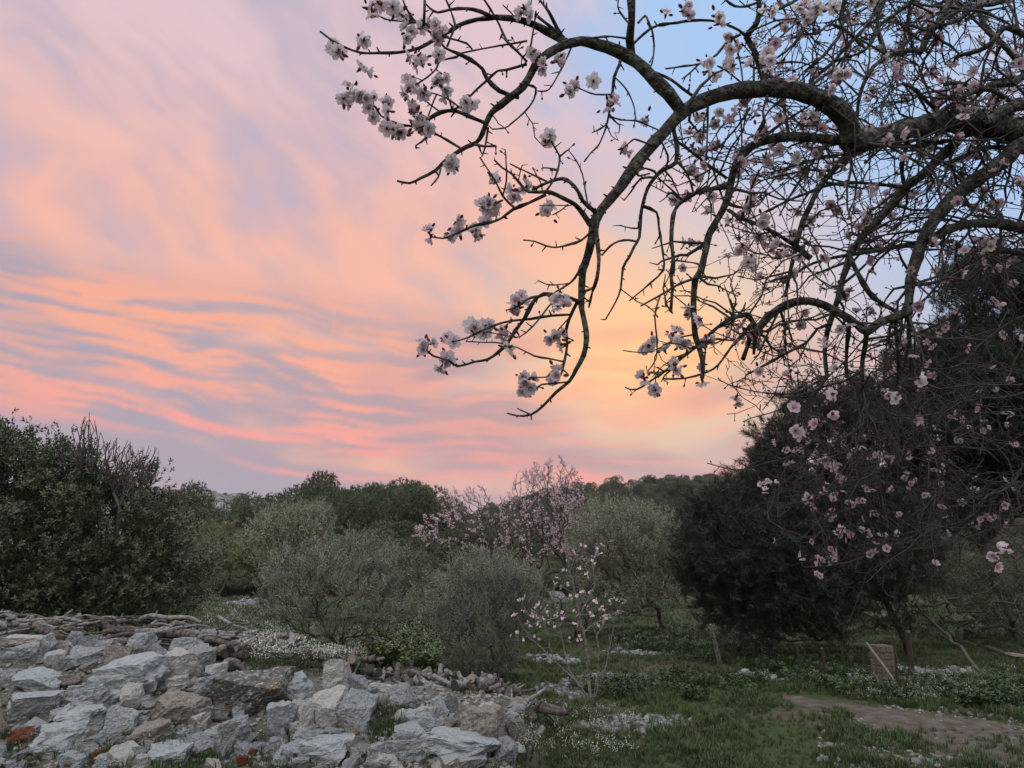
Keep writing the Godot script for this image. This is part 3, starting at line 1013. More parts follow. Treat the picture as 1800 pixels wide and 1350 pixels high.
# ---------------------------------------------------------------- growing shrubs and trees
func facing(up: Vector3, g: RandomNumberGenerator, s: float) -> Basis:
	var y := up.normalized()
	var x := y.cross(Vector3(g.randfn(), g.randfn(), g.randfn())).normalized()
	return Basis(x * s, y * s, x.cross(y) * s)


func in_lobes(g: RandomNumberGenerator, lobes: Array, hollow := 0.35) -> Vector3:
	var total := 0.0
	for l in lobes: total += l[1].x * l[1].y * l[1].z
	var pick := g.randf() * total
	for l in lobes:
		pick -= l[1].x * l[1].y * l[1].z
		if pick <= 0.0:
			var v := Vector3(g.randfn(), g.randfn(), g.randfn()).normalized() * pow(g.randf_range(hollow, 1.0), 0.4)
			return l[0] + v * l[1]
	return lobes[0][0]


class Skeleton:
	var p := PackedVector3Array()
	var from := []
	var carries := PackedInt32Array()
	var tip := []

	func grow(root: Vector3, targets: Array, step: float, lift: float, g: RandomNumberGenerator, hug := 0.35) -> void:
		p.append(root); from.append(-1)
		targets.sort_custom(func(a, b): return a.distance_squared_to(root) < b.distance_squared_to(root))
		for t in targets:
			var best := 0
			var least := 1e9
			for k in p.size():
				var d: float = t.distance_to(p[k]) + hug * root.distance_to(p[k]) + maxf(0.0, p[k].y - t.y) * 0.6
				if d < least:
					least = d
					best = k
			var a: Vector3 = p[best]
			var far: float = a.distance_to(t)
			var n := clampi(int(ceil(far / step)), 1, 14)
			var last := best
			for s in n:
				var f := float(s + 1) / n
				var q: Vector3 = a.lerp(t, f)
				if s < n - 1:
					q += Vector3(g.randfn(), g.randfn() * 0.5, g.randfn()) * step * 0.16
					q.y += lift * far * sin(PI * f) * (0.6 - f)
				p.append(q); from.append(last)
				last = p.size() - 1
			tip.append(last)
		carries.resize(p.size())
		carries.fill(0)
		for t in tip:
			var k: int = t
			while k >= 0:
				carries[k] += 1
				k = from[k]


func wood_mesh(sk: Skeleton, thin: float, power: float, sides := 5) -> ArrayMesh:
	var m := MB.new()
	for k in range(1, sk.p.size()):
		if sk.carries[k] == 0: continue
		var f: int = sk.from[k]
		var a: Vector3 = sk.p[f]
		var b: Vector3 = sk.p[k]
		if a.distance_to(b) < 0.002: continue
		var r1 := thin * pow(sk.carries[k], power)
		var r0 := minf(thin * pow(maxf(sk.carries[f], 1.0), power), r1 * 1.35)
		m.tube(PackedVector3Array([a, b]), PackedFloat32Array([r0, r1]), sides if sk.carries[k] > 2 else 3, 0.0, null, false)
	return m.mesh()


func shrub(called: String, label: String, category: String, at: Vector3, lobes: Array, count: int, o: Dictionary) -> Node3D:
	# lobes: [centre, radii] round the foot; o: leaf, mat, wood, per, scale, tint, jitter, step, thin, lift, group
	var g := RandomNumberGenerator.new()
	g.seed = hash(label)
	var root := base(called, at)
	tag(root, label, category, o.get("group", ""))
	var targets := []
	for k in count: 
		var q := in_lobes(g, lobes, o.get("hollow", 0.35))
		var w := q + at
		if bumps.get_noise_3d(w.x * o.get("gap", 14.0), w.y * o.get("gap", 14.0), w.z * o.get("gap", 14.0)) < o.get("gap_cut", -0.2): continue
		if q.y > 0.03: targets.append(q)
	var sk := Skeleton.new()
	sk.grow(Vector3.ZERO, targets, o.get("step", 0.22), o.get("lift", 0.1), g, o.get("hug", 0.6))
	put(o.get("stem_name", "branches"), wood_mesh(sk, o.get("thin", 0.004), o.get("power", 0.42)), o.get("wood", M.wood), root)
	if o.has("leaf"):
		var where := []
		var tints := []
		var c: Vector3 = o.tint
		for k in range(1, sk.p.size()):
			if sk.carries[k] > o.get("bare", 4): continue
			var dir: Vector3 = (sk.p[k] - sk.p[sk.from[k]]).normalized()
			var clump := 0.75 + 0.5 * g.randf()
			for s in o.per:
				var q: Vector3 = sk.p[k].lerp(sk.p[sk.from[k]], g.randf()) + Vector3(g.randfn(), g.randfn(), g.randfn()) * o.get("jitter", 0.05)
				if q.y < 0.0 and not o.get("hang", false): continue
				var up: Vector3 = dir * 0.8 + Vector3(g.randfn(), g.randfn(), g.randfn()) * o.get("wild", 0.5) + Vector3.UP * o.get("rise", 0.3)
				where.append(Transform3D(facing(up, g, o.scale * g.randf_range(0.7, 1.3)), q))
				var f := clump * g.randf_range(0.75, 1.25)
				var y := g.randf_range(-0.12, 0.12)
				tints.append(Color(c.x * f * (1.0 + y), c.y * f, c.z * f * (1.0 - y)))
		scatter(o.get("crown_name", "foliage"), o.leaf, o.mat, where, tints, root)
	if o.has("flower"):
		var where := []
		var tints := []
		for k in range(1, sk.p.size()):
			if sk.carries[k] > 3 or sk.p[k].y < o.get("flower_from", 0.0): continue
			if g.randf() > o.get("flower_share", 1.0): continue
			for s in o.flowers:
				var q: Vector3 = sk.p[k].lerp(sk.p[sk.from[k]], g.randf()) + Vector3(g.randfn(), g.randfn(), g.randfn()) * 0.02
				where.append(Transform3D(facing(Vector3(g.randfn(), g.randfn(), g.randfn()), g, g.randf_range(0.8, 1.2)), q))
				var f := g.randf_range(0.8, 1.1)
				tints.append(Color(0.80 * f, 0.60 * f, 0.65 * f))
		scatter("blossoms", o.flower, M.petal, where, tints, root)
	return root


func at_depth(px: float, py: float, d: float) -> Vector3:
	# a point at that picture place and depth, and its ground
	return pt(px, py, d)


func lobes_from(foot: Vector3, depth: float, list: Array) -> Array:
	# [px, py, rx, ry, nearer] as seen -> ellipsoids round the foot
	var out := []
	for l in list:
		var c := pt(l[0], l[1], depth - l[4])
		var s: float = (depth - l[4]) / F
		out.append([c - foot, Vector3(l[2] * s, l[3] * s, minf(l[2], l[3]) * s * 1.05)])
	return out


func make_plants() -> void:
	var broad := sprig(1, 9, 0.10, 0.055, 0.024, 0.9)
	var narrow := sprig(2, 12, 0.16, 0.060, 0.011, 0.55)
	var fine := sprig(3, 14, 0.14, 0.032, 0.007, 0.7)
	var tuft := needle_tuft(4, 34, 0.10, 0.075, 0.0048)
	var pinkish := small_blossom(5, 0.05)
	# --- left: the big dark bush and what grows round it
	var d := 10.6
	var foot := on_land(pt(100, 1000, d).x, pt(100, 1000, d).z)
	shrub("bush", "big dark evergreen bush filling the left side behind the logs", "bush", foot,
		lobes_from(foot, d, [[30, 935, 185, 178, 0.2], [-90, 900, 160, 190, 0.0], [180, 960, 140, 160, 0.0], [270, 1010, 90, 110, 0.3], [120, 1040, 210, 60, 0.6], [200, 925, 90, 90, -0.3], [10, 850, 100, 90, 0.0]]), 1700,
		{"leaf": broad, "mat": M.leaf, "per": 10, "scale": 1.1, "tint": Vector3(0.075, 0.09, 0.048), "jitter": 0.09, "hollow": 0.2, "bare": 5, "rise": 0.5, "gap_cut": -0.34})
	d = 10.3
	foot = on_land(pt(190, 1000, d).x, pt(190, 1000, d).z)
	shrub("bare_shrub", "leafless twiggy shrub sticking out above the big dark bush", "shrub", foot,
		lobes_from(foot, d, [[150, 778, 30, 46, 0], [205, 808, 36, 40, 0], [245, 828, 38, 30, 0], [155, 745, 18, 22, 0], [260, 800, 24, 22, 0], [112, 792, 22, 30, 0]]), 420,
		{"wood": M.wood, "thin": 0.0042, "power": 0.3, "step": 0.34, "lift": 0.12, "hollow": 0.1, "hug": 0.88, "gap_cut": -1.0})
	d = 10.4
	foot = on_land(pt(-40, 1000, d + 1.5).x, pt(-40, 1000, d + 1.5).z)
	shrub("bare_shrub", "thin leafless twigs above the bush at the left edge", "shrub", foot,
		lobes_from(foot, d + 1.5, [[0, 790, 16, 50, 0]]), 50, {"wood": M.wood, "thin": 0.004, "step": 0.16, "lift": 0.2})
	d = 13.0
	foot = on_land(pt(330, 1000, d).x, pt(330, 1000, d).z)
	shrub("bush", "soft grey green bush leaning out right of the big dark bush", "bush", foot,
		lobes_from(foot, d, [[300, 985, 72, 82, 0], [345, 1010, 50, 75, 0.3], [255, 1000, 60, 80, 0.3], [320, 1050, 60, 40, 0.5]]), 700,
		{"leaf": narrow, "mat": M.olive, "per": 5, "scale": 1.0, "tint": Vector3(0.19, 0.195, 0.13), "jitter": 0.09})
	d = 24.0
	foot = on_land(pt(390, 960, d).x, pt(390, 960, d).z)
	shrub("bush", "yellow green rounded bush in the gap right of the dark bush", "bush", foot,
		lobes_from(foot, d, [[370, 968, 58, 42, 0], [430, 985, 46, 36, 0], [330, 990, 55, 45, 0], [465, 1000, 40, 30, 0]]), 560,
		{"leaf": needle_tuft(31, 22, 0.16, 0.16, 0.012), "mat": M.olive, "per": 4, "scale": 1.1, "tint": Vector3(0.19, 0.195, 0.09), "jitter": 0.14})
	# --- olives
	d = 10.8
	foot = hit(590, 1165)
	shrub("olive_tree", "young grey green olive tree with many upright shoots behind the log pile", "olive tree", foot,
		lobes_from(foot, d, [[590, 1030, 125, 85, 0], [510, 1030, 65, 70, 0.1], [670, 1050, 60, 70, 0], [600, 985, 100, 45, 0], [580, 1085, 100, 40, 0.2], [540, 955, 14, 34, 0], [600, 940, 14, 30, 0], [650, 960, 14, 34, 0], [690, 985, 14, 34, 0], [480, 985, 14, 34, 0]]), 900,
		{"leaf": narrow, "mat": M.olive, "per": 4, "scale": 0.85, "tint": Vector3(0.215, 0.22, 0.165), "jitter": 0.022, "lift": 0.35, "rise": 0.7, "step": 0.15, "thin": 0.0024, "hug": 0.7})
	d = 19.0
	foot = on_land(pt(510, 1000, d).x, pt(510, 1000, d).z)
	shrub("olive_tree", "broad grey green olive tree standing behind the young olive", "olive tree", foot,
		lobes_from(foot, d, [[500, 930, 60, 42, 0], [545, 925, 38, 38, 0], [470, 960, 45, 45, 0.3], [545, 975, 50, 40, 0.3]]), 600,
		{"leaf": narrow, "mat": M.olive, "per": 5, "scale": 1.4, "tint": Vector3(0.25, 0.255, 0.17), "jitter": 0.1, "lift": 0.3, "rise": 0.6})
	d = 9.5
	foot = hit(852, 1196)
	shrub("olive_bush", "dense dark olive bush standing left of the blossoming sapling", "bush", foot,
		lobes_from(foot, d, [[848, 1110, 78, 85, 0], [860, 1045, 55, 50, -0.1], [840, 1160, 70, 35, 0.1], [905, 1090, 40, 60, 0], [800, 1090, 40, 60, 0]]), 900,
		{"leaf": fine, "mat": M.olive, "per": 6, "scale": 1.05, "tint": Vector3(0.125, 0.127, 0.095), "jitter": 0.035, "rise": 0.8, "step": 0.12, "thin": 0.0022, "lift": 0.2})
	d = 13.5
	foot = on_land(pt(850, 1060, d).x, pt(850, 1060, d).z)
	shrub("olive_bush", "pale grey olive bush behind the dense dark one", "bush", foot,
		lobes_from(foot, d, [[860, 1020, 80, 55, 0], [790, 1060, 55, 55, 0], [920, 1040, 45, 50, 0]]), 520,
		{"leaf": narrow, "mat": M.olive, "per": 5, "scale": 1.0, "tint": Vector3(0.23, 0.232, 0.175), "jitter": 0.07, "rise": 0.6})
	d = 14.5
	foot = hit(1165, 1108)
	shrub("olive_tree", "tall yellowish olive tree right of the pink almond tree", "olive tree", foot,
		lobes_from(foot, d, [[1090, 960, 90, 70, 0], [1120, 1020, 90, 65, 0.2], [1050, 930, 45, 48, 0.3], [1150, 985, 55, 70, 0], [1060, 1040, 60, 55, 0.3]]), 900,
		{"leaf": narrow, "mat": M.olive, "per": 5, "scale": 1.15, "tint": Vector3(0.215, 0.22, 0.15), "jitter": 0.06, "lift": 0.35, "rise": 0.8, "thin": 0.0032})
	d = 21.0
	foot = on_land(pt(1080, 1000, d).x, pt(1080, 1000, d).z)
	shrub("olive_tree", "pale green olive tree on the slope behind the yellowish olive tree", "olive tree", foot,
		lobes_from(foot, d, [[1060, 915, 55, 40, 0], [1120, 930, 60, 42, 0], [1165, 965, 45, 55, 0], [1010, 945, 40, 40, 0]]), 600,
		{"leaf": narrow, "mat": M.olive, "per": 6, "scale": 1.5, "tint": Vector3(0.21, 0.225, 0.14), "jitter": 0.12, "lift": 0.3, "rise": 0.6})
	d = 17.0
	foot = on_land(pt(690, 1040, d).x, pt(690, 1040, d).z)
	shrub("olive_tree", "grey olive tree between the young olive and the old leafless tree", "olive tree", foot,
		lobes_from(foot, d, [[690, 1010, 60, 48, 0], [640, 1020, 50, 44, 0], [735, 1050, 40, 40, 0]]), 460,
		{"leaf": narrow, "mat": M.olive, "per": 5, "scale": 1.25, "tint": Vector3(0.20, 0.205, 0.145), "jitter": 0.09, "lift": 0.3, "rise": 0.6})
	d = 12.5
	foot = hit(1722, 1182)
	shrub("olive_tree", "leaning olive tree with a bare pale trunk at the right, beyond the path", "olive tree", foot,
		lobes_from(foot, d, [[1690, 1020, 80, 60, 0], [1620, 1040, 70, 50, 0.3], [1760, 1050, 60, 60, 0]]), 500,
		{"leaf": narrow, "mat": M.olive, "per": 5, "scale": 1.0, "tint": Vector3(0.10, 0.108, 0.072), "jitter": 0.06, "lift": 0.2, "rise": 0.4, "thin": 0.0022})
	d = 14.0
	foot = hit(1790, 1160)
	shrub("bush", "dull green bush at the far right edge beyond the path", "bush", foot,
		lobes_from(foot, d, [[1760, 1110, 80, 50, 0], [1850, 1080, 70, 80, 0], [1660, 1120, 60, 36, 0.4]]), 420,
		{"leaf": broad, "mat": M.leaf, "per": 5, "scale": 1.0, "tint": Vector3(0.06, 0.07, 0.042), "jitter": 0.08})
	# --- almonds in the middle distance
	d = 17.0
	foot = on_land(pt(950, 1040, d).x, pt(950, 1040, d).z)
	shrub("almond_tree", "almond tree in pale pink blossom rising before the wooded ridge", "almond tree", foot,
		lobes_from(foot, d, [[965, 862, 66, 58, 0], [825, 895, 56, 46, 0], [905, 905, 50, 44, 0.2], [1000, 930, 56, 66, 0], [1045, 985, 34, 34, 0.2], [762, 935, 40, 34, 0], [840, 950, 60, 26, 0], [945, 960, 70, 40, 0.2], [970, 835, 44, 40, 0]]), 1800,
		{"wood": M.wood, "thin": 0.0038, "power": 0.36, "step": 0.2, "lift": 0.3, "hug": 0.6, "flower": pinkish, "flowers": 7, "flower_share": 0.85, "flower_from": 1.3, "hollow": 0.1})
	d = 15.0
	foot = on_land(pt(775, 1080, d).x, pt(775, 1080, d).z)
	shrub("dead_tree", "old leafless tree with pale twisted limbs left of the pink almond", "tree", foot,
		lobes_from(foot, d, [[790, 985, 55, 18, 0], [730, 990, 22, 40, 0], [750, 955, 40, 30, 0]]), 42,
		{"wood": M.wood, "thin": 0.005, "power": 0.5, "step": 0.25, "lift": 0.1, "stem_name": "limbs"})
	make_sapling()
	d = 13.5
	foot = hit(1010, 1130)
	shrub("bare_shrub", "reddish leafless thicket behind the blossoming sapling", "shrub", foot,
		lobes_from(foot, d, [[1010, 1040, 60, 60, 0], [1060, 1090, 60, 40, 0]]), 260,
		{"wood": M.twig, "thin": 0.003, "step": 0.2, "lift": 0.3})
	# --- the dark pines on the right
	d = 11.5
	foot = on_land(pt(1600, 1150, d).x, pt(1600, 1150, d).z)
	shrub("pine_tree", "very dark spreading pine tree behind the near almond's lower twigs", "pine tree", foot,
		lobes_from(foot, d, [[1310, 960, 130, 110, 0.3], [1420, 860, 120, 110, 0], [1420, 1030, 150, 80, 0.5], [1540, 960, 100, 100, 0], [1330, 1080, 90, 45, 0.2], [1480, 760, 110, 90, -0.3], [1365, 790, 46, 60, 0], [1440, 1085, 170, 45, 0.5], [1260, 1000, 70, 70, 0.3]]), 1600,
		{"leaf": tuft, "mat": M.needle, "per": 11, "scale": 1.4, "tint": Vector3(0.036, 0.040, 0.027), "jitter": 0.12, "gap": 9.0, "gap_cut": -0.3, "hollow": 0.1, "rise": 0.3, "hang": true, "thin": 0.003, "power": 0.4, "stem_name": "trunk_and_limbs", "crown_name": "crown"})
	d = 13.5
	foot = on_land(pt(1790, 1150, d).x, pt(1790, 1150, d).z)
	shrub("pine_tree", "tall dark pine tree at the right edge, its top above the wood", "pine tree", foot,
		lobes_from(foot, d, [[1770, 545, 115, 115, 0], [1740, 660, 120, 110, 0.3], [1680, 740, 130, 110, 0.3], [1820, 760, 160, 150, 0], [1700, 850, 150, 90, 0.2], [1860, 500, 90, 80, 0], [1610, 640, 60, 60, 0.2], [1560, 700, 60, 50, 0.2]]), 1700,
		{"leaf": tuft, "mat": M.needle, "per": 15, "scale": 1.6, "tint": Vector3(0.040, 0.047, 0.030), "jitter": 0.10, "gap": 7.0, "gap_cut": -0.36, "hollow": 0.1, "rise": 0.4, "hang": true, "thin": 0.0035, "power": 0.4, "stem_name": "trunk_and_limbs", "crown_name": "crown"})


func wood_mark(px: float) -> String:
	return "under the far rocky hill" if px < 430 else "above the broad olive tree" if px < 600 else "above the old leafless tree" if px < 800 else "behind the pink almond tree" if px < 1060 else "above the yellowish olive tree" if px < 1190 else "just left of the dark pine" if px < 1340 else "behind the dark pine"


func make_sapling() -> void:
	var foot := hit(1042, 1230)
	var d := span(foot) * F
	var root := base("almond_sapling", foot)
	tag(root, "slender blossoming almond sapling standing alone in the clearing", "sapling")
	var g := RandomNumberGenerator.new()
	g.seed = 4
	var stems := [
		[6.5, 2.6, 0.0, [1042, 1234, 1031, 1187, 1035, 1160, 1025, 1110, 1018, 1083, 1010, 1040, 1000, 1000, 994, 962]],
		[3.6, 1.6, 0.1, [1039, 1232, 1013, 1200, 973, 1160, 943, 1130, 925, 1118]],
		[3.2, 1.6, -0.15, [1037, 1230, 1000, 1180, 990, 1140, 980, 1083, 973, 1050, 975, 1022]],
		[3.4, 1.6, 0.12, [1043, 1232, 1047, 1207, 1053, 1167, 1050, 1117, 1065, 1090, 1085, 1075, 1096, 1060]],
		[3.0, 1.5, -0.1, [1044, 1230, 1052, 1195, 1067, 1167, 1073, 1130, 1080, 1100]],
		[2.6, 1.3, 0.05, [1026, 1112, 1045, 1095, 1070, 1088, 1092, 1078]],
		[2.6, 1.3, -0.1, [1018, 1083, 1030, 1060, 1045, 1030, 1043, 988, 1052, 962]],
		[2.4, 1.2, 0.05, [980, 1085, 955, 1092, 930, 1082, 914, 1056]],
		[2.4, 1.2, 0.0, [973, 1160, 965, 1120, 950, 1085, 940, 1072]],
		[2.2, 1.2, 0.1, [1011, 1045, 990, 1032, 980, 1010]],
		[2.0, 1.2, 0.0, [1001, 1003, 1014, 975, 1022, 955]],
		[2.2, 1.2, 0.1, [985, 1100, 995, 1075, 1003, 1050]],
		[2.0, 1.1, 0.0, [1053, 1130, 1040, 1090, 1036, 1062]],
		[2.0, 1.1, 0.05, [943, 1130, 920, 1105, 906, 1080]],
	]
	for s in stems:
		var xy: Array = s[3]
		var p := PackedVector3Array()
		var r := PackedFloat32Array()
		var n := xy.size() / 2
		for k in n:
			var t := float(k) / (n - 1)
			for e in (3 if k < n - 1 else 1):
				var f := e / 3.0
				var x := lerpf(xy[k * 2], xy[mini(k + 1, n - 1) * 2], f)
				var y := lerpf(xy[k * 2 + 1], xy[mini(k + 1, n - 1) * 2 + 1], f)
				p.append(pt(x, y, d - s[2] * t + 0.01 * g.randfn()) - foot + Vector3(g.randfn(), 0, 0) * 0.005)
				r.append(lerpf(s[0], s[1], t + f / n) * 0.5 * d / F)
		var m := MB.new()
		m.tube(p, r, 6)
		for k in range(2, p.size()):
			for q in 2:
				if g.randf() < 0.45: continue
				var o := (Vector3(g.randfn(), g.randf() * 0.8, g.randfn())).normalized() * g.randf_range(0.03, 0.14)
				m.tube(PackedVector3Array([p[k], p[k] + o * 0.5 + Vector3(0, 0.006, 0), p[k] + o]), PackedFloat32Array([0.0035, 0.0026, 0.0016]), 4)
		put("stem", m.mesh(), M.log_grey, root)
	var spots := [913, 1060, 905, 1080, 917, 1054, 920, 1076, 930, 1086, 937, 1075, 942, 1085, 950, 1070, 955, 1066, 958, 1080, 962, 1091, 945, 1096, 935, 1101, 925, 1096, 906, 1114, 921, 1125, 946, 1120, 953, 1095, 975, 1080, 985, 1080, 980, 1070, 992, 1086, 972, 1096, 1020, 1123, 1000, 1127, 1036, 1080, 1046, 1055, 1055, 1070, 1061, 1076, 1072, 1058, 1084, 1055, 1095, 1059, 1090, 1076, 1070, 1085, 1064, 1091, 1050, 1096, 1040, 1082, 1060, 1086, 1078, 1081, 1025, 1040, 1030, 1061, 1015, 1046, 1005, 1051, 1010, 1075, 985, 1050, 978, 1021, 985, 1036, 1000, 1030, 1030, 1010, 1043, 990, 1020, 1000, 1010, 970, 1025, 960, 1050, 966, 1056, 960, 1045, 976, 1040, 1040, 1012, 1096, 1000, 981, 990, 1001]
	var kinds := []
	for k in 4: kinds.append(small_blossom(200 + k, 0.040))
	for k in spots.size() / 2:
		for e in 3 + k % 2:
			var o := put("blossom", kinds[g.randi_range(0, 3)], M.pink, root)
			var c := pt(spots[k * 2] + g.randfn() * 3.5, spots[k * 2 + 1] + g.randfn() * 3.5, d + 0.08 * g.randfn()) - foot
			o.transform = Transform3D(facing(Vector3(g.randfn(), g.randfn(), g.randfn()), g, g.randf_range(0.85, 1.15)) * Basis(Vector3.RIGHT, -PI / 2.0), c)


func make_wood() -> void:
	# pines of the wood: five of them built, the others copies
	var protos := []
	for k in 6:
		var g := RandomNumberGenerator.new()
		g.seed = 900 + k
		var m := MB.new()
		m.smooth = false
		m.colored = true
		var high := 1.0
		var lobes := []
		for q in 11 + k % 3:
			var y := g.randf_range(0.16, 0.92)
			var w := 0.32 * (1.15 - 0.8 * absf(y - 0.5))
			lobes.append([Vector3(g.randfn() * 0.13, y, g.randfn() * 0.13), Vector3(w, w * 0.75, w) * g.randf_range(0.5, 0.95)])
		for q in 3200:
			var l: Array = lobes[g.randi_range(0, lobes.size() - 1)]
			var out := Vector3(g.randfn(), g.randfn(), g.randfn()).normalized()
			var p: Vector3 = l[0] + out * l[1] * pow(g.randf_range(0.2, 1.0), 0.35)
			if p.y < 0.05: continue
			var f := g.randf_range(0.7, 1.3)
			for s in 5:
				var dir := (out * 0.6 + Vector3(g.randfn(), g.randfn() + 0.5, g.randfn()) * 0.7).normalized()
				var wd := dir.cross(Vector3(g.randfn(), g.randfn(), g.randfn())).normalized() * 0.0055
				m.tri(p - wd, p + dir * g.randf_range(0.02, 0.042), p + wd)
				for e in 3: m.c.append(Color(f, f, f * 0.95))
		var t := MB.new()
		t.tube(PackedVector3Array([Vector3.ZERO, Vector3(0.01 * g.randfn(), 0.35, 0.01 * g.randfn()), Vector3(0.02 * g.randfn(), 0.8, 0)]), PackedFloat32Array([0.022, 0.017, 0.007]), 6)
		for q in 5:
			var l: Array = lobes[q]
			t.tube(PackedVector3Array([Vector3(0, l[0].y * 0.7, 0), l[0]]), PackedFloat32Array([0.009, 0.003]), 4)
		protos.append([m.mesh(), t.mesh()])
	var mats := []
	for c in [Vector3(0.10, 0.115, 0.065), Vector3(0.115, 0.132, 0.072), Vector3(0.14, 0.15, 0.092)]:
		mats.append(leafy("pine crown", c.x, c.y, c.z, 0.7, 0.15))
	var first := {}
	var plant := func(px: float, d: float, high: float, label: String, group: String, which: int, tone: int, wide: float):
		var p := pt(px, 960.0, d)
		p.y = land(p.x, p.z) - 0.1
		var o: Node3D
		var key := which * 10 + tone
		if first.has(key):
			o = first[key].duplicate()
			o.name = numbered("pine")
			add_child(o, true)
		else:
			o = base("pine")
			put("trunk", protos[which][1], M.wood, o)
			tag(put("crown", protos[which][0], mats[tone], o), "", "", "", "stuff")
			first[key] = o
		o.position = p
		o.rotation.y = rng.randf() * TAU
		o.scale = Vector3(high * wide, high, high * wide)
		tag(o, label, "pine tree", group)
	# those that can be told apart along the left skyline
	var tall := func(px: float, d: float, top: float) -> float:
		var p := pt(px, 960.0, d)
		return (960.0 - top) / F * d + 1.7 - land(p.x, p.z)
	plant.call(540, 62.0, tall.call(540, 62.0, 834.0), "round topped pine standing highest at the left of the wood", "pines of the wood", 0, 0, 0.8)
	plant.call(722, 66.0, tall.call(722, 66.0, 848.0), "rounded pine at the right end of the left wood, before the dip", "pines of the wood", 1, 0, 0.9)
	plant.call(335, 58.0, tall.call(335, 58.0, 850.0), "dark pine against the far rocky hill, left of the gap", "pines of the wood", 2, 0, 0.7)
	plant.call(300, 60.0, tall.call(300, 60.0, 866.0), "small dark pine just right of the bare twigs", "pines of the wood", 3, 0, 0.8)
	plant.call(410, 56.0, tall.call(410, 56.0, 866.0), "grey wispy pine against the far rocky hill, right of the dark one", "pines of the wood", 4, 2, 0.7)
	plant.call(500, 60.0, tall.call(500, 60.0, 870.0), "low pine left of the round topped one", "pines of the wood", 5, 0, 0.8)
	for k in 72:
		var px := lerpf(250, 790, rng.randf())
		var d := rng.randf_range(46, 84)
		var top := lerpf(892.0, 852.0, sm(430, 560, px)) + rng.randf_range(-6, 34)
		if px > 735: top += 14
		plant.call(px, d, clampf(tall.call(px, d, top), 2.5, 9.5), "pine in the wood %s" % wood_mark(px), "pines in the wood %s" % wood_mark(px), rng.randi_range(0, 5), rng.randi_range(0, 2), rng.randf_range(0.6, 0.95))
	# the ridge on the right
	for k in 150:
		var px := lerpf(730, 1900, rng.randf())
		var d := rng.randf_range(95, 185)
		plant.call(px, d, rng.randf_range(3.6, 6.0), "pine on the wooded ridge %s" % wood_mark(px), "pines on the wooded ridge %s" % wood_mark(px), rng.randi_range(0, 5), [0, 0, 1, 1, 2][rng.randi_range(0, 4)], rng.randf_range(0.9, 1.3))
	for k in 60:
		var px := lerpf(640, 1500, rng.randf())
		var d := rng.randf_range(30, 75)
		plant.call(px, d, rng.randf_range(2.2, 3.8), "low pine below the wooded ridge %s" % wood_mark(px), "low pines below the ridge %s" % wood_mark(px), rng.randi_range(0, 5), rng.randi_range(0, 2), rng.randf_range(1.1, 1.6))
	# the rest of the wood on the ridge, which reads as one mass
	var far_at := []
	var far_tint := []
	for k in 900:
		var px := rng.randf_range(720, 1950)
		var d := rng.randf_range(85, 200)
		var p := pt(px, 960, d)
		p.y = land(p.x, p.z) - 0.2
		var s := rng.randf_range(3.2, 5.6)
		far_at.append(Transform3D(Basis.from_euler(Vector3(0, rng.randf() * TAU, 0)).scaled(Vector3(s * 0.9, s, s * 0.9)), p))
		var f := rng.randf_range(0.75, 1.3)
		far_tint.append(Color(0.13 * f, 0.142 * f, 0.09 * f))
	tag(scatter("pine_wood", protos[4][0], leafy("far pine leaf", 1, 1, 1, 0.7, 0.15), far_at, far_tint), "dense pine wood covering the ridge", "", "", "stuff")
	# slope cover that reads as one mass
	var where := []
	var tints := []
	for k in 5200:
		var px := rng.randf_range(150, 1900)
		var d := 26.0 * pow(8.0, rng.randf())
		var p := pt(px, 960, d)
		p.y = land(p.x, p.z)
		var s := rng.randf_range(0.5, 1.3)
		where.append(Transform3D(Basis.from_euler(Vector3(0, rng.randf() * TAU, 0)).scaled(Vector3(s * 1.3, s, s * 1.3)), p - Vector3(0, 0.35 * s, 0)))
		var f := rng.randf_range(0.7, 1.3)
		tints.append(Color(0.125 * f, 0.135 * f, 0.078 * f))
	tag(scatter("undergrowth", protos[3][0], leafy("undergrowth leaf", 1, 1, 1, 0.7, 0.15), where, tints), "dense low scrub covering the slope under the wood", "", "", "stuff")


# ---------------------------------------------------------------- the near almond tree
var tree: Node3D
var anchors := PackedVector3Array()      # places on its limbs from which twigs start
var anchor_r := PackedFloat32Array()
var blossom_at := []                     # free twig ends where more blossom may sit
var spurs: MB
var twig_count := 0


func curve(xy: Array, d0: float, d1: float, wave := 0.05) -> PackedVector3Array:
	var c := PackedVector3Array()
	var n := xy.size() / 2
	var ph := rng.randf() * 9.0
	for k in n:
		var t := float(k) / maxf(1.0, n - 1)
		c.append(pt(xy[k * 2], xy[k * 2 + 1], lerpf(d0, d1, t) + wave * sin(ph + 4.0 * t) * sin(PI * t)))
	var out := PackedVector3Array()
	for k in n - 1:
		var a := c[maxi(k - 1, 0)]
		var b := c[k]
		var e := c[k + 1]
		var f := c[mini(k + 2, n - 1)]
		var steps := clampi(int(b.distance_to(e) / 0.022), 2, 8)
		for s in steps:
			var q := b.cubic_interpolate(e, a, f, float(s) / steps)
			out.append(q)
	out.append(c[n - 1])
	return out


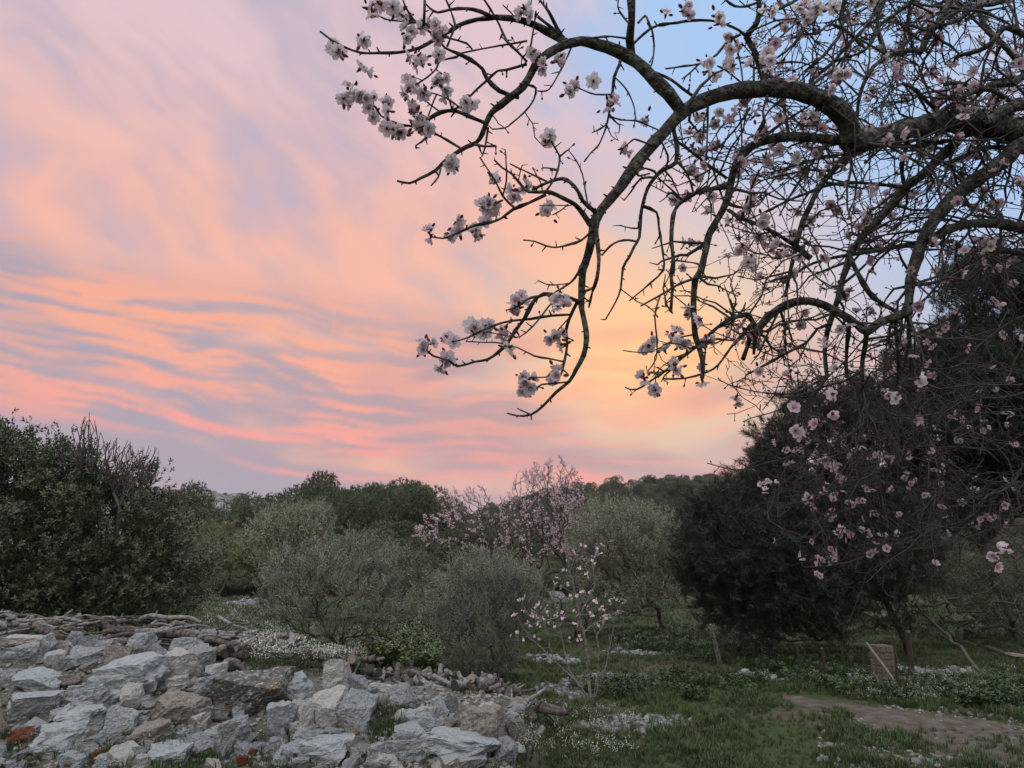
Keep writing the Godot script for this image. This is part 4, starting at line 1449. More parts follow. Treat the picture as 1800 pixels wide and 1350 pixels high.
func limb(w0: float, w1: float, d0: float, d1: float, xy: Array, called := "limb") -> void:
	# w: thickness as seen, d: distance, xy: its course as seen
	var p := curve(xy, d0, d1)
	var r := PackedFloat32Array()
	var thick := w0 > 9.0
	for k in p.size():
		var t := float(k) / (p.size() - 1)
		var w := lerpf(w0, w1, t) * (0.46 if thick else 0.5)
		var knob := 1.0 + 0.12 * rng.randfn() * (0.6 if thick else 1.0)
		if not thick and rng.randf() < 0.13: knob += 0.3
		r.append(w * lerpf(d0, d1, t) / F * clampf(knob, 0.82, 1.45))
	if thick:      # even out the swelling
		for k in range(1, p.size() - 1): r[k] = (r[k - 1] + r[k] * 2.0 + r[k + 1]) / 4.0
	var m := MB.new()
	m.tube(p, r, 16 if thick else 7, 0.22 if thick else 0.16, bumps)
	# spurs, bud pegs and rough bark flakes
	for k in range(1, p.size()):
		if anchors.size() < 4000 and k % 2 == 0:
			anchors.append(p[k])
			anchor_r.append(r[k])
		var along := (p[k] - p[k - 1]).normalized()
		var side := Vector3(rng.randfn(), rng.randfn(), rng.randfn())
		side = (side - along * side.dot(along)).normalized()
		var chance := 0.42 if w0 < 9.0 else 0.5
		if rng.randf() < chance:
			var far := rng.randf_range(0.006, 0.020) if w0 < 9.0 else rng.randf_range(0.004, 0.012)
			var o := (side + along * 0.5).normalized()
			var thin := minf(r[k] * 0.6, rng.randf_range(0.0018, 0.003))
			m.tube(PackedVector3Array([p[k] + side * r[k] * 0.6, p[k] + side * r[k] + o * far]), PackedFloat32Array([thin * 1.3, thin * 0.7]), 4)
			if rng.randf() < 0.3 and w0 < 9.0:
				m.tube(PackedVector3Array([p[k] + side * r[k] + o * far, p[k] + side * r[k] + o * (far + 0.004), p[k] + side * r[k] + o * (far + 0.009)]), PackedFloat32Array([0.0012, 0.0030, 0.0008]), 5)
	put(called, m.mesh(), M.bark if w0 > 5.0 else M.twig, tree)


func twig_mesh(m: MB, a: Vector3, b: Vector3, r0: float, r1: float, depth: int) -> void:
	# a kinked shoot with pegs, buds and side shoots
	var far := a.distance_to(b)
	var n := clampi(int(far / 0.05), 3, 12)
	var p := PackedVector3Array([a])
	var r := PackedFloat32Array([r0])
	var bow := Vector3(rng.randfn(), rng.randfn(), rng.randfn()) * far * 0.10
	for k in range(1, n + 1):
		var t := float(k) / n
		var q := a.lerp(b, t) + bow * sin(PI * t)
		if k < n: q += Vector3(rng.randfn(), rng.randfn(), rng.randfn()) * 0.007
		p.append(q)
		r.append(lerpf(r0, r1, t) * rng.randf_range(0.85, 1.2))
	m.tube(p, r, 5)
	for k in range(1, n + 1):
		var along := (p[k] - p[k - 1]).normalized()
		for s in 2:
			if rng.randf() > 0.5: continue
			var side := Vector3(rng.randfn(), rng.randfn(), rng.randfn()).cross(along).normalized()
			var o := (side + along * rng.randf_range(0.2, 0.9)).normalized()
			var q := p[k - 1].lerp(p[k], rng.randf())
			var ln := rng.randf_range(0.006, 0.022)
			m.tube(PackedVector3Array([q, q + o * ln]), PackedFloat32Array([0.0016, 0.0012]), 3)
			if rng.randf() < 0.5:
				m.tube(PackedVector3Array([q + o * ln, q + o * (ln + 0.004), q + o * (ln + 0.009)]), PackedFloat32Array([0.0012, 0.0028, 0.0007]), 4, 0.0, null, false)
			if rng.randf() < 0.3: blossom_at.append([q + o * ln, o])
		if depth > 0 and rng.randf() < 0.34 and k < n:
			var side := Vector3(rng.randfn(), rng.randfn() + 0.2, rng.randfn()).cross(along).normalized()
			var o := (side + along * rng.randf_range(0.3, 1.2)).normalized()
			twig_mesh(m, p[k], p[k] + o * rng.randf_range(0.06, 0.28) * minf(1.0, far * 3.0), r[k] * 0.7, 0.0012, depth - 1)


func fill(count: int, x0: float, x1: float, y0: float, y1: float, d0: float, d1: float, from_hub: float, deep := 1) -> void:
	# shoots that end within that part of the crown, each starting on the nearest limb
	for k in count:
		var b := pt(rng.randf_range(x0, x1), rng.randf_range(y0, y1), rng.randf_range(d0, d1))
		var best := 0
		var least := 1e9
		for q in anchors.size():
			var d := anchors[q].distance_to(b)
			d = absf(d - from_hub) + 0.25 * d + rng.randf() * 0.05
			if d < least:
				least = d
				best = q
		var a := anchors[best]
		var far := a.distance_to(b)
		if far > 1.3 or far < 0.06: continue
		var m := MB.new()
		twig_mesh(m, a, b, minf(anchor_r[best] * 0.6, 0.0036 + 0.006 * far), 0.0014, deep)
		twig_count += 1
		if far > 0.35 and anchors.size() < 6000:
			for s in 4:
				anchors.append(a.lerp(b, 0.3 + 0.2 * s))
				anchor_r.append(0.003)
		if twig_count <= 225: put("twig", m.mesh(), M.twig, tree)
		else:
			var off := spurs.v.size()
			spurs.v.append_array(m.v)
			spurs.n.append_array(m.n)
			for i in m.i: spurs.i.append(i + off)


var petals := []
var centre: ArrayMesh
var blossom_proto: Array = []
var blossom_count := 0


func make_blossom_kinds() -> void:
	for k in 4: petals.append(petal_mesh(40 + k))
	centre = centre_mesh()
	# petals differ in tone from flower to flower
	var tones := []
	for c in [Vector3(0.70, 0.56, 0.60), Vector3(0.66, 0.50, 0.55), Vector3(0.72, 0.62, 0.66), Vector3(0.62, 0.42, 0.49)]:
		var m: StandardMaterial3D = leafy("almond petal", c.x, c.y, c.z, 0.6, 0.9)
		m.vertex_color_use_as_albedo = false
		tones.append(m)
	for k in 8:
		var g := RandomNumberGenerator.new()
		g.seed = 60 + k
		var o := MeshInstance3D.new()
		o.name = "blossom"
		o.mesh = centre
		o.material_override = M.calyx
		var open := g.randf_range(-0.1, 0.75)
		for q in 5:
			var pm := MeshInstance3D.new()
			pm.name = "petal"
			pm.mesh = petals[(k + q) % 4]
			pm.material_override = tones[k % 4]
			pm.basis = Basis(Vector3.BACK, TAU * q / 5.0 + g.randf_range(-0.12, 0.12)) * Basis(Vector3.RIGHT, open + g.randf_range(-0.18, 0.18))
			o.add_child(pm, true)
		blossom_proto.append(o)


var more_at := []
var more_tint := []


func blossom(at: Vector3, look: Vector3, size: float) -> void:
	var z := look.normalized()
	var x := z.cross(Vector3(rng.randfn(), rng.randfn(), rng.randfn())).normalized()
	var b := Basis(x * size, z.cross(x) * size, z * size)
	blossom_count += 1
	if blossom_count > 300:
		more_at.append(Transform3D(b, at))
		var f := rng.randf_range(0.88, 1.06)
		more_tint.append(Color(0.70 * f, 0.57 * f * rng.randf_range(0.9, 1.1), 0.61 * f))
		return
	var o: MeshInstance3D = blossom_proto[rng.randi_range(0, 7)].duplicate()
	tree.add_child(o, true)
	o.basis = b
	o.position = at


func whole_blossom() -> ArrayMesh:
	var st := SurfaceTool.new()
	for q in 5:
		st.append_from(petals[q % 4], 0, Transform3D(Basis(Vector3.BACK, TAU * q / 5.0) * Basis(Vector3.RIGHT, 0.1 + 0.09 * q), Vector3.ZERO))
	return st.commit()


func blossoms(d: float, xy: Array, more := 0.5, size := 1.0) -> void:
	for k in xy.size() / 2:
		var c := pt(xy[k * 2], xy[k * 2 + 1], d + rng.randf_range(-0.03, 0.03))
		var to_eye := (EYE - c).normalized()
		var look := (to_eye * rng.randf_range(-0.5, 1.1) + Vector3(rng.randfn(), rng.randfn() * 0.7 - 0.15, rng.randfn()) * 0.75)
		blossom(c, look, size * rng.randf_range(0.9, 1.12))
		if rng.randf() < more:
			var away := Vector3(rng.randfn(), rng.randfn(), rng.randfn()).normalized()
			blossom(c + away * 0.016, away + to_eye * 0.2, size * rng.randf_range(0.85, 1.05))


func make_near_tree() -> void:
	spurs = MB.new()
	var foot := pt(2150, 480, 2.7)
	foot.y = land(foot.x, foot.z)
	tree = base("almond_tree")
	tag(tree, "near almond tree in blossom, its lichened limbs reaching in from the right", "almond tree")
	var trunk := MB.new()
	var top := pt(2120, 400, 2.7)
	trunk.tube(PackedVector3Array([foot - Vector3(0, 0.1, 0), foot + Vector3(-0.02, 0.15, 0), foot.lerp(top, 0.3) + Vector3(0.05, 0, 0.03), foot.lerp(top, 0.6) + Vector3(0.03, 0, 0.05), foot.lerp(top, 0.85), top, pt(2080, 330, 2.65)]),
		PackedFloat32Array([0.21, 0.15, 0.125, 0.115, 0.11, 0.105, 0.06]), 20, 0.16, bumps)
	put("trunk", trunk.mesh(), M.bark, tree)
	# --- the heavy limbs
	limb(58, 34, 2.6, 2.1, [2130, 430, 2040, 350, 1940, 290, 1860, 258, 1800, 238, 1750, 222, 1700, 213, 1650, 216, 1600, 226, 1555, 240, 1520, 248, 1488, 250])
	limb(40, 17, 2.1, 1.8, [1500, 248, 1492, 220, 1480, 203, 1450, 178, 1420, 165, 1380, 157, 1340, 156, 1290, 162, 1250, 172, 1215, 187, 1190, 207, 1165, 235, 1140, 262, 1110, 300, 1085, 335, 1060, 365, 1046, 388, 1043, 410])
	limb(18, 8, 2.1, 1.95, [1490, 250, 1440, 243, 1400, 240, 1360, 243, 1320, 258, 1295, 285, 1285, 315, 1280, 345, 1270, 370, 1255, 395, 1245, 415, 1240, 442, 1230, 478, 1222, 492, 1219, 530, 1220, 560, 1222, 590, 1229, 610, 1234, 630, 1236, 650, 1234, 665])
	limb(25, 18, 1.92, 1.85, [1200, 198, 1175, 165, 1150, 140, 1120, 110, 1085, 90, 1050, 78, 1020, 72, 988, 80])
	limb(17, 9, 1.86, 1.85, [995, 76, 960, 55, 935, 42, 905, 33, 862, 30])
	limb(8, 3, 1.85, 1.8, [866, 31, 844, 20, 818, 15, 791, 17, 770, 22, 755, 14, 745, 2])
	limb(9, 3, 1.85, 1.8, [868, 31, 840, 34, 809, 43, 787, 57, 764, 69, 738, 84, 702, 92, 667, 93, 635, 93, 604, 82, 581, 69, 563, 55])
	limb(19, 4, 1.86, 1.8, [990, 80, 965, 93, 945, 108, 935, 125, 925, 145, 912, 160, 895, 172, 880, 185, 865, 197, 855, 215, 848, 235, 838, 250, 820, 258, 800, 270, 780, 285, 765, 300, 740, 313, 720, 322, 698, 318])
	limb(16, 14, 1.95, 1.9, [1112, 108, 1107, 71, 1111, 36, 1109, 0, 1106, -50])
	limb(12, 9, 2.05, 2.1, [1348, 158, 1343, 121, 1331, 98, 1315, 71, 1313, 62, 1327, 46, 1334, 27, 1334, 0, 1338, -40])
	limb(46, 17, 2.55, 2.2, [2100, 370, 2000, 300, 1920, 250, 1850, 236, 1800, 248, 1764, 282, 1738, 300, 1711, 320, 1684, 341, 1658, 366, 1640, 391, 1622, 424, 1612, 452, 1601, 491, 1598, 522, 1596, 550])
	limb(18, 14, 2.2, 2.15, [1598, 548, 1570, 558, 1544, 568, 1524, 583, 1504, 568, 1478, 552, 1450, 537, 1422, 529, 1396, 531, 1371, 542, 1350, 558, 1330, 581, 1318, 596])
	limb(11, 9, 2.15, 2.12, [1322, 585, 1317, 600, 1306, 631])
	limb(8, 5, 2.15, 2.12, [1330, 572, 1327, 600, 1325, 622])
	limb(7, 6, 2.15, 2.12, [1328, 577, 1317, 552, 1294, 556, 1284, 550])
	limb(10, 6, 2.2, 2.25, [1597, 545, 1598, 593, 1603, 632, 1611, 657])
	limb(11, 7, 2.18, 2.3, [1524, 580, 1521, 606, 1516, 634, 1516, 670, 1519, 708])
	limb(22, 7, 2.5, 2.3, [1770, 236, 1702, 231, 1676, 256, 1649, 279, 1631, 300, 1604, 320, 1587, 334, 1569, 360, 1542, 389, 1516, 416, 1494, 448, 1488, 470, 1481, 491, 1473, 524, 1465, 550, 1455, 581, 1450, 619, 1454, 665])
	limb(14, 6, 2.3, 2.2, [1530, 245, 1498, 264, 1473, 291, 1447, 320, 1434, 341, 1424, 362, 1411, 389, 1404, 416, 1396, 448, 1386, 491, 1381, 522])
	limb(6, 9, 2.25, 2.3, [1280, 369, 1304, 384, 1331, 394, 1358, 407, 1381, 421, 1404, 437, 1425, 455])
	limb(24, 15, 2.9, 2.3, [2090, 470, 1960, 410, 1870, 400, 1800, 401, 1764, 394, 1729, 392, 1702, 394, 1676, 400, 1649, 413, 1632, 424])
	limb(16, 7, 2.9, 2.4, [1980, 460, 1880, 450, 1800, 446, 1764, 440, 1729, 439, 1693, 436, 1672, 424, 1638, 432])
	limb(10, 3, 2.4, 2.3, [1612, 428, 1569, 435, 1542, 440, 1507, 446, 1470, 452, 1429, 463, 1391, 483, 1340, 499])
	limb(13, 11, 2.3, 2.4, [1617, 92, 1622, 84, 1635, 55, 1654, 32, 1668, 4, 1680, -40])
	limb(10, 6, 2.3, 2.2, [1617, 91, 1596, 89, 1569, 96, 1548, 107, 1530, 124, 1516, 153, 1508, 187, 1506, 232])
	limb(8, 4, 2.3, 2.2, [1615, -20, 1601, 4, 1569, 28, 1548, 43, 1539, 60, 1519, 89, 1480, 103, 1466, 108])
	limb(8, 6, 2.4, 2.35, [1560, -30, 1555, 0, 1542, 32, 1546, 68, 1556, 92])
	limb(17, 7, 2.0, 2.1, [2060, 190, 1900, 80, 1840, 68, 1800, 60, 1782, 52, 1764, 50, 1743, 75, 1720, 89, 1693, 96, 1680, 102])
	limb(11, 9, 2.4, 2.3, [1712, -30, 1720, 0, 1725, 32, 1738, 55, 1761, 76, 1790, 110])
	limb(8, 6, 2.4, 2.3, [1790, -10, 1747, 7, 1716, 12, 1684, 36, 1658, 44, 1640, 52])
	limb(16, 9, 2.6, 2.2, [2000, 180, 1880, 130, 1800, 135, 1782, 146, 1747, 149, 1729, 156, 1702, 164, 1684, 178, 1658, 194, 1640, 208])
	limb(30, 20, 2.6, 2.3, [2080, 340, 1960, 210, 1860, 182, 1800, 183, 1773, 189, 1750, 203, 1735, 216])
	limb(10, 7, 2.4, 2.3, [1790, 190, 1775, 178, 1747, 160, 1711, 153, 1684, 146, 1660, 149])
	limb(9, 5, 2.3, 2.3, [1650, 200, 1645, 192, 1629, 178, 1612, 160, 1587, 146])
	limb(8, 3, 2.4, 2.3, [1590, 330, 1569, 327, 1533, 323, 1498, 321, 1482, 323, 1457, 325, 1420, 339, 1384, 353, 1349, 371, 1310, 388])
	limb(7, 6, 2.3, 2.4, [1594, 238, 1592, 262, 1585, 288, 1588, 320])
	limb(10, 7, 2.5, 2.4, [1800, 268, 1754, 259, 1720, 263, 1684, 279, 1658, 289])
	limb(9, 3, 2.5, 2.2, [1690, 240, 1676, 245, 1631, 254, 1596, 257, 1560, 254, 1530, 262, 1447, 277, 1411, 286, 1376, 298, 1349, 304])
	limb(6, 3, 2.2, 2.1, [1460, 250, 1450, 256, 1420, 296, 1400, 327, 1384, 352, 1370, 380])
	limb(9, 7, 2.3, 2.25, [1490, 446, 1509, 483, 1527, 514, 1552, 535, 1585, 552])
	limb(8, 6, 2.2, 2.3, [1493, 562, 1493, 573, 1488, 619, 1488, 662])
	limb(6, 5, 2.2, 2.3, [1572, 560, 1574, 573, 1578, 619, 1580, 662])
	limb(6, 4, 2.25, 2.2, [1463, 568, 1437, 578, 1419, 601, 1391, 616, 1340, 644, 1310, 660])
	# --- upper left branches
	limb(7, 4, 1.85, 1.8, [912, 172, 878, 160, 855, 137, 848, 121, 827, 105, 805, 94, 782, 84, 772, 71, 748, 50, 729, 37, 715, 27, 702, 14, 688, 0, 680, -10], "branch")
	limb(4.5, 3, 1.82, 1.8, [786, 82, 795, 59, 800, 44, 793, 21, 789, 10, 780, -8], "branch")
	limb(5.5, 4, 1.8, 1.8, [745, 45, 746, 20, 747, -6], "branch")
	limb(4, 3, 1.8, 1.78, [730, 40, 709, 37, 683, 35, 670, 30, 656, 21, 648, 14], "branch")
	limb(4, 3, 1.8, 1.78, [735, 42, 722, 28, 712, 10, 706, -8], "branch")
	limb(3.5, 3, 1.82, 1.8, [830, 87, 820, 76, 789, 67, 776, 62], "twig")
	limb(4, 3, 1.83, 1.8, [926, 72, 905, 76, 880, 80, 832, 89, 805, 95], "branch")
	limb(4.5, 4, 1.83, 1.85, [846, -8, 862, 16, 878, 44, 890, 71, 908, 89, 926, 108], "branch")
	limb(3.5, 2.5, 1.8, 1.8, [803, 100, 780, 105, 768, 108], "twig")
	limb(5.5, 3.5, 1.86, 1.8, [925, 113, 890, 123, 874, 125, 855, 142, 837, 158, 818, 178, 807, 188, 791, 195], "branch")
	limb(7.5, 3, 1.82, 1.76, [854, 217, 823, 204, 800, 195, 775, 197, 752, 210, 735, 222, 718, 221, 702, 219, 670, 204, 660, 188, 638, 180, 622, 172], "branch")
	limb(3.5, 2.5, 1.8, 1.78, [807, 188, 784, 172, 764, 165, 736, 156], "twig")
	limb(3.2, 2.5, 1.8, 1.78, [774, 197, 755, 183, 736, 165], "twig")
	limb(4, 3, 1.8, 1.78, [776, 104, 770, 112, 766, 122, 752, 135, 734, 147, 728, 150], "twig")
	limb(3.2, 2.5, 1.8, 1.78, [795, 194, 793, 187, 784, 160, 777, 151], "twig")
	limb(3, 2.5, 1.8, 1.78, [752, 206, 762, 178, 768, 165], "twig")
	limb(4.5, 4, 1.8, 1.78, [812, 262, 787, 247, 763, 234, 738, 222], "branch")
	limb(3, 2.5, 1.8, 1.78, [754, 238, 740, 250, 731, 256, 732, 262], "twig")
	limb(4.5, 3, 1.81, 1.79, [858, 225, 856, 238, 852, 261, 847, 275], "twig")
	limb(4.5, 4, 1.8, 1.79, [836, 254, 850, 257, 872, 257], "twig")
	limb(3, 2.5, 1.8, 1.78, [775, 295, 770, 312, 758, 326], "twig")
	limb(4.5, 2.5, 1.86, 1.84, [930, 150, 942, 155, 938, 176, 922, 197, 899, 217, 887, 225, 865, 227], "twig")
	limb(3.5, 2.5, 1.87, 1.84, [1004, 84, 995, 105, 984, 126, 970, 151, 960, 160, 945, 160], "twig")
	limb(4, 3, 1.85, 1.83, [919, 100, 931, 87, 936, 62, 940, 36, 942, 20], "twig")
	limb(7.5, 4, 1.88, 1.86, [994, 74, 984, 58, 974, 39, 965, 21, 956, 9, 944, -6], "branch")
	limb(6.5, 5.5, 1.88, 1.84, [990, 66, 974, 52, 945, 29], "branch")
	limb(3, 2.5, 1.85, 1.83, [908, 35, 898, 22, 884, 9], "twig")
	limb(3.5, 2.5, 1.92, 1.88, [1105, 41, 1091, 23, 1086, 12, 1088, -6], "twig")
	limb(6, 4, 1.95, 2.0, [1112, 78, 1144, 50, 1166, 43, 1190, 40, 1213, 36, 1249, 36, 1276, 43, 1299, 53, 1313, 66], "branch")
	limb(4.5, 4, 1.93, 1.95, [1122, 40, 1134, 28, 1139, 36, 1144, 48], "twig")
	limb(3.2, 2.8, 1.95, 1.93, [1146, 52, 1150, 80, 1146, 112, 1137, 121, 1125, 116], "twig")
	limb(4, 3, 1.92, 1.88, [1104, 68, 1073, 64, 1047, 66, 1016, 70], "twig")
	limb(5, 3, 2.05, 2.0, [1302, 60, 1276, 76, 1260, 96, 1231, 112, 1204, 116, 1171, 121], "branch")
	limb(3.8, 3, 2.0, 1.98, [1229, 112, 1213, 128, 1199, 139], "twig")
	limb(6, 4, 1.98, 1.94, [1217, 168, 1199, 155, 1181, 141, 1160, 131, 1137, 122], "branch")
	limb(4, 3, 2.02, 2.0, [1306, 148, 1277, 124, 1261, 116], "twig")
	limb(4, 3, 2.03, 2.0, [1325, 142, 1325, 110, 1322, 90], "twig")
	limb(3.5, 3, 2.02, 2.0, [1306, 148, 1302, 114, 1297, 94], "twig")
	limb(6, 4.5, 2.1, 2.2, [1412, 160, 1437, 132, 1462, 112, 1480, 91, 1510, 60, 1540, 20, 1558, -16], "branch")
	limb(4.5, 3.5, 2.08, 2.1, [1345, 114, 1380, 92, 1404, 66, 1418, 41, 1441, 23, 1460, 0, 1470, -16], "branch")
	limb(3.5, 2.5, 2.08, 2.15, [1348, 117, 1373, 110, 1409, 110, 1444, 123], "twig")
	limb(5.5, 6.5, 2.1, 2.2, [1414, 126, 1444, 101, 1462, 80, 1478, 57, 1482, 20, 1490, -20], "branch")
	limb(5, 4, 2.05, 2.05, [1333, 4, 1311, 11, 1292, 11, 1276, 0, 1262, -12], "branch")
	limb(5.5, 5, 2.05, 2.1, [1336, 22, 1368, 16, 1400, 0, 1420, -14], "branch")
	limb(3.2, 5.5, 2.1, 2.2, [1389, 69, 1412, 60, 1437, 59, 1452, 46, 1469, 44, 1490, 56, 1520, 84], "branch")
	# --- below the arch
	limb(4.5, 4, 2.0, 2.05, [1349, 168, 1341, 196, 1344, 214, 1336, 230, 1326, 245], "twig")
	limb(4.5, 4, 2.05, 2.05, [1384, 168, 1352, 194, 1338, 219, 1327, 240], "twig")
	limb(4.5, 4, 2.08, 2.05, [1425, 184, 1391, 206, 1356, 229, 1340, 246], "twig")
	limb(4, 3.5, 2.02, 2.0, [1318, 190, 1309, 204, 1295, 224, 1283, 238, 1265, 257, 1248, 264], "twig")
	limb(4, 3, 2.0, 2.02, [1244, 180, 1244, 210, 1243, 238, 1242, 282], "twig")
	limb(3.5, 3, 2.0, 2.05, [1299, 190, 1303, 220, 1304, 258], "twig")
	limb(10, 3, 1.92, 1.82, [1188, 206, 1184, 229, 1190, 256, 1188, 286, 1167, 298, 1151, 312, 1138, 332, 1131, 355, 1126, 380, 1124, 416, 1115, 433, 1106, 452, 1095, 471, 1091, 508, 1081, 533, 1064, 562], "branch")
	limb(5.5, 3, 1.85, 1.85, [1129, 362, 1154, 373, 1158, 398, 1163, 430, 1166, 452, 1166, 475, 1143, 498, 1106, 529], "branch")
	limb(4.5, 4, 1.9, 1.95, [1192, 286, 1209, 307, 1218, 336, 1220, 340], "twig")
	limb(4, 3, 1.9, 1.92, [1160, 245, 1174, 273, 1172, 290, 1168, 297], "twig")
	limb(6, 5, 2.05, 1.95, [1278, 314, 1265, 304, 1239, 286, 1220, 270, 1188, 247], "branch")
	limb(4, 3, 1.88, 1.85, [1152, 302, 1135, 296, 1122, 300, 1122, 309, 1142, 305], "twig")
	limb(4.5, 3, 1.87, 1.84, [1150, 312, 1126, 314, 1110, 336, 1097, 352], "twig")
	limb(3, 2.5, 1.84, 1.82, [1125, 401, 1110, 401, 1090, 396], "twig")
	limb(4, 3, 1.83, 1.8, [1120, 425, 1105, 422, 1088, 424, 1072, 433, 1058, 449], "twig")
	limb(9, 5.5, 2.0, 1.92, [1278, 327, 1251, 332, 1224, 339, 1201, 353, 1187, 368, 1182, 389, 1180, 424, 1184, 459, 1180, 488, 1182, 508, 1179, 548], "branch")
	limb(5, 3, 1.95, 1.9, [1226, 488, 1205, 495, 1189, 502, 1164, 517, 1126, 538], "branch")
	limb(3.2, 2.5, 1.92, 1.88, [1160, 521, 1151, 556, 1155, 596, 1153, 631, 1139, 652], "twig")
	limb(8, 2.5, 2.12, 1.95, [1322, 566, 1310, 555, 1284, 560, 1259, 577, 1224, 610, 1201, 627, 1176, 647, 1149, 666, 1118, 685, 1099, 681], "branch")
	limb(6, 2.5, 2.12, 1.95, [1325, 566, 1307, 585, 1284, 612, 1263, 641, 1243, 654, 1205, 665, 1166, 666], "branch")
	limb(3.2, 2, 1.98, 1.9, [1222, 588, 1200, 592, 1180, 600, 1150, 616, 1128, 620, 1095, 616], "twig")
	limb(3, 2, 1.98, 1.93, [1240, 610, 1215, 612, 1190, 604, 1165, 605], "twig")
	# --- the hanging left spray
	limb(15, 3, 1.8, 1.74, [1043, 404, 1036, 440, 1028, 465, 1024, 480, 1022, 522, 1022, 543, 1028, 569, 1031, 596, 1026, 624, 1013, 649, 1001, 670, 978, 689, 954, 714, 933, 729, 910, 731, 891, 726])
	limb(9, 3, 1.8, 1.77, [1046, 400, 1050, 425, 1053, 458, 1049, 491, 1041, 514, 1035, 541], "branch")
	limb(6, 5, 1.78, 1.77, [1026, 512, 1034, 510, 1042, 506], "twig")
	limb(9, 2.8, 1.77, 1.7, [1022, 532, 1012, 528, 986, 520, 956, 517, 937, 531, 923, 558, 906, 581, 893, 602, 876, 619, 857, 632, 834, 636, 804, 644, 790, 634, 762, 626, 750, 615], "branch")
	limb(5, 2.8, 1.75, 1.72, [956, 518, 935, 523, 927, 526, 906, 541, 889, 545], "twig")
	limb(5.5, 2.5, 1.76, 1.7, [1005, 553, 969, 555, 931, 561, 899, 564, 872, 571, 847, 581, 821, 594, 800, 600], "branch")
	limb(3.5, 2.2, 1.76, 1.72, [975, 526, 961, 543, 950, 558, 935, 575, 914, 592, 895, 591, 855, 583], "twig")
	limb(2.5, 2, 1.73, 1.7, [893, 606, 872, 602, 855, 602, 819, 600], "twig")
	limb(7, 3.5, 1.77, 1.74, [1014, 532, 1001, 560, 995, 581, 997, 607, 992, 636, 986, 660], "branch")
	limb(3.2, 2.2, 1.76, 1.74, [1003, 556, 982, 579, 973, 592], "twig")
	limb(4, 2.2, 1.75, 1.72, [992, 636, 963, 630, 940, 626, 910, 611, 890, 608], "twig")
	limb(3.5, 2.5, 1.75, 1.73, [1000, 671, 973, 674, 952, 676, 944, 683], "twig")
	limb(2.8, 2.2, 1.75, 1.73, [988, 640, 968, 655, 959, 663, 931, 663], "twig")
	limb(3, 2.4, 1.74, 1.72, [934, 729, 918, 722, 910, 718], "twig")
	limb(5.5, 3, 1.78, 1.75, [1022, 468, 1016, 480, 1003, 497, 975, 514], "twig")
	limb(3, 2.2, 1.77, 1.75, [1001, 498, 973, 501, 959, 499, 946, 493], "twig")
	limb(4.5, 2.6, 1.79, 1.74, [1038, 408, 1021, 423, 1000, 430, 978, 435, 960, 432, 939, 424, 920, 422], "twig")
	# --- the left tuft above it
	limb(10.5, 3, 1.8, 1.74, [1038, 396, 1024, 375, 1010, 359, 989, 348, 975, 341, 960, 337, 929, 337, 913, 321, 899, 305, 883, 295, 869, 281], "branch")
	limb(9, 4, 1.8, 1.76, [1046, 372, 1036, 364, 1024, 352, 1016, 336, 1003, 321, 989, 314, 971, 318, 953, 325, 936, 334], "branch")
	limb(4, 3, 1.77, 1.75, [960, 336, 976, 312, 983, 288, 983, 273, 975, 259, 969, 248], "twig")
	limb(3, 2.5, 1.76, 1.75, [983, 277, 992, 268, 1000, 263], "twig")
	limb(3, 2.2, 1.79, 1.76, [1033, 358, 1028, 330, 1024, 307, 1014, 284, 1000, 265], "twig")
	limb(3.2, 2.6, 1.76, 1.74, [980, 298, 960, 295, 952, 296], "twig")
	limb(6, 2.6, 1.77, 1.7, [960, 342, 929, 357, 902, 368, 881, 384, 861, 391, 835, 396, 819, 403, 794, 414, 778, 419, 758, 416], "branch")
	limb(4.5, 2.5, 1.75, 1.72, [903, 364, 893, 355, 883, 343, 874, 325, 865, 309, 852, 290, 844, 277], "twig")
	limb(3.2, 2.5, 1.76, 1.73, [963, 320, 936, 307, 911, 295, 897, 288], "twig")
	limb(3.2, 2.3, 1.75, 1.73, [884, 343, 890, 320, 890, 295, 889, 273, 888, 263], "twig")
	limb(2.6, 2, 1.76, 1.74, [953, 334, 950, 320, 936, 295], "twig")
	limb(2.6, 2, 1.76, 1.74, [911, 322, 913, 308, 918, 290], "twig")
	limb(2, 1.6, 1.77, 1.75, [1004, 361, 975, 361, 948, 361], "twig")
	limb(2.6, 2, 1.77, 1.75, [998, 360, 984, 371, 971, 378], "twig")
	# --- hanging twigs under the middle arch
	limb(6, 2.5, 1.88, 1.8, [1090, 108, 1088, 116, 1080, 135, 1077, 160, 1072, 192, 1068, 213, 1065, 225, 1053, 254, 1039, 268, 1027, 284], "twig")
	limb(3.4, 2.6, 1.85, 1.82, [1074, 166, 1047, 166, 1024, 158, 1014, 152], "twig")
	limb(3.2, 2.5, 1.86, 1.84, [1081, 136, 1098, 153, 1109, 172, 1116, 194, 1117, 210], "twig")
	limb(3, 2.5, 1.84, 1.82, [1071, 200, 1080, 212, 1089, 220], "twig")
	limb(3.2, 2.6, 1.83, 1.8, [1066, 219, 1054, 227, 1041, 233], "twig")
	limb(2.2, 1.8, 1.83, 1.82, [1067, 220, 1075, 239, 1087, 247], "twig")
	limb(3, 3, 1.84, 1.9, [1073, 204, 1091, 211, 1118, 212, 1136, 219, 1156, 228], "twig")
	limb(3.5, 2.5, 1.86, 1.84, [1148, 256, 1120, 246, 1112, 246, 1094, 262], "twig")
	# --- the low twigs before the pine
	limb(7, 4, 3.0, 2.7, [1980, 800, 1880, 800, 1800, 789, 1707, 769, 1640, 758, 1580, 765])
	limb(5, 3, 2.7, 2.6, [1580, 690, 1626, 761, 1648, 798, 1644, 867, 1626, 895, 1610, 944], "branch")
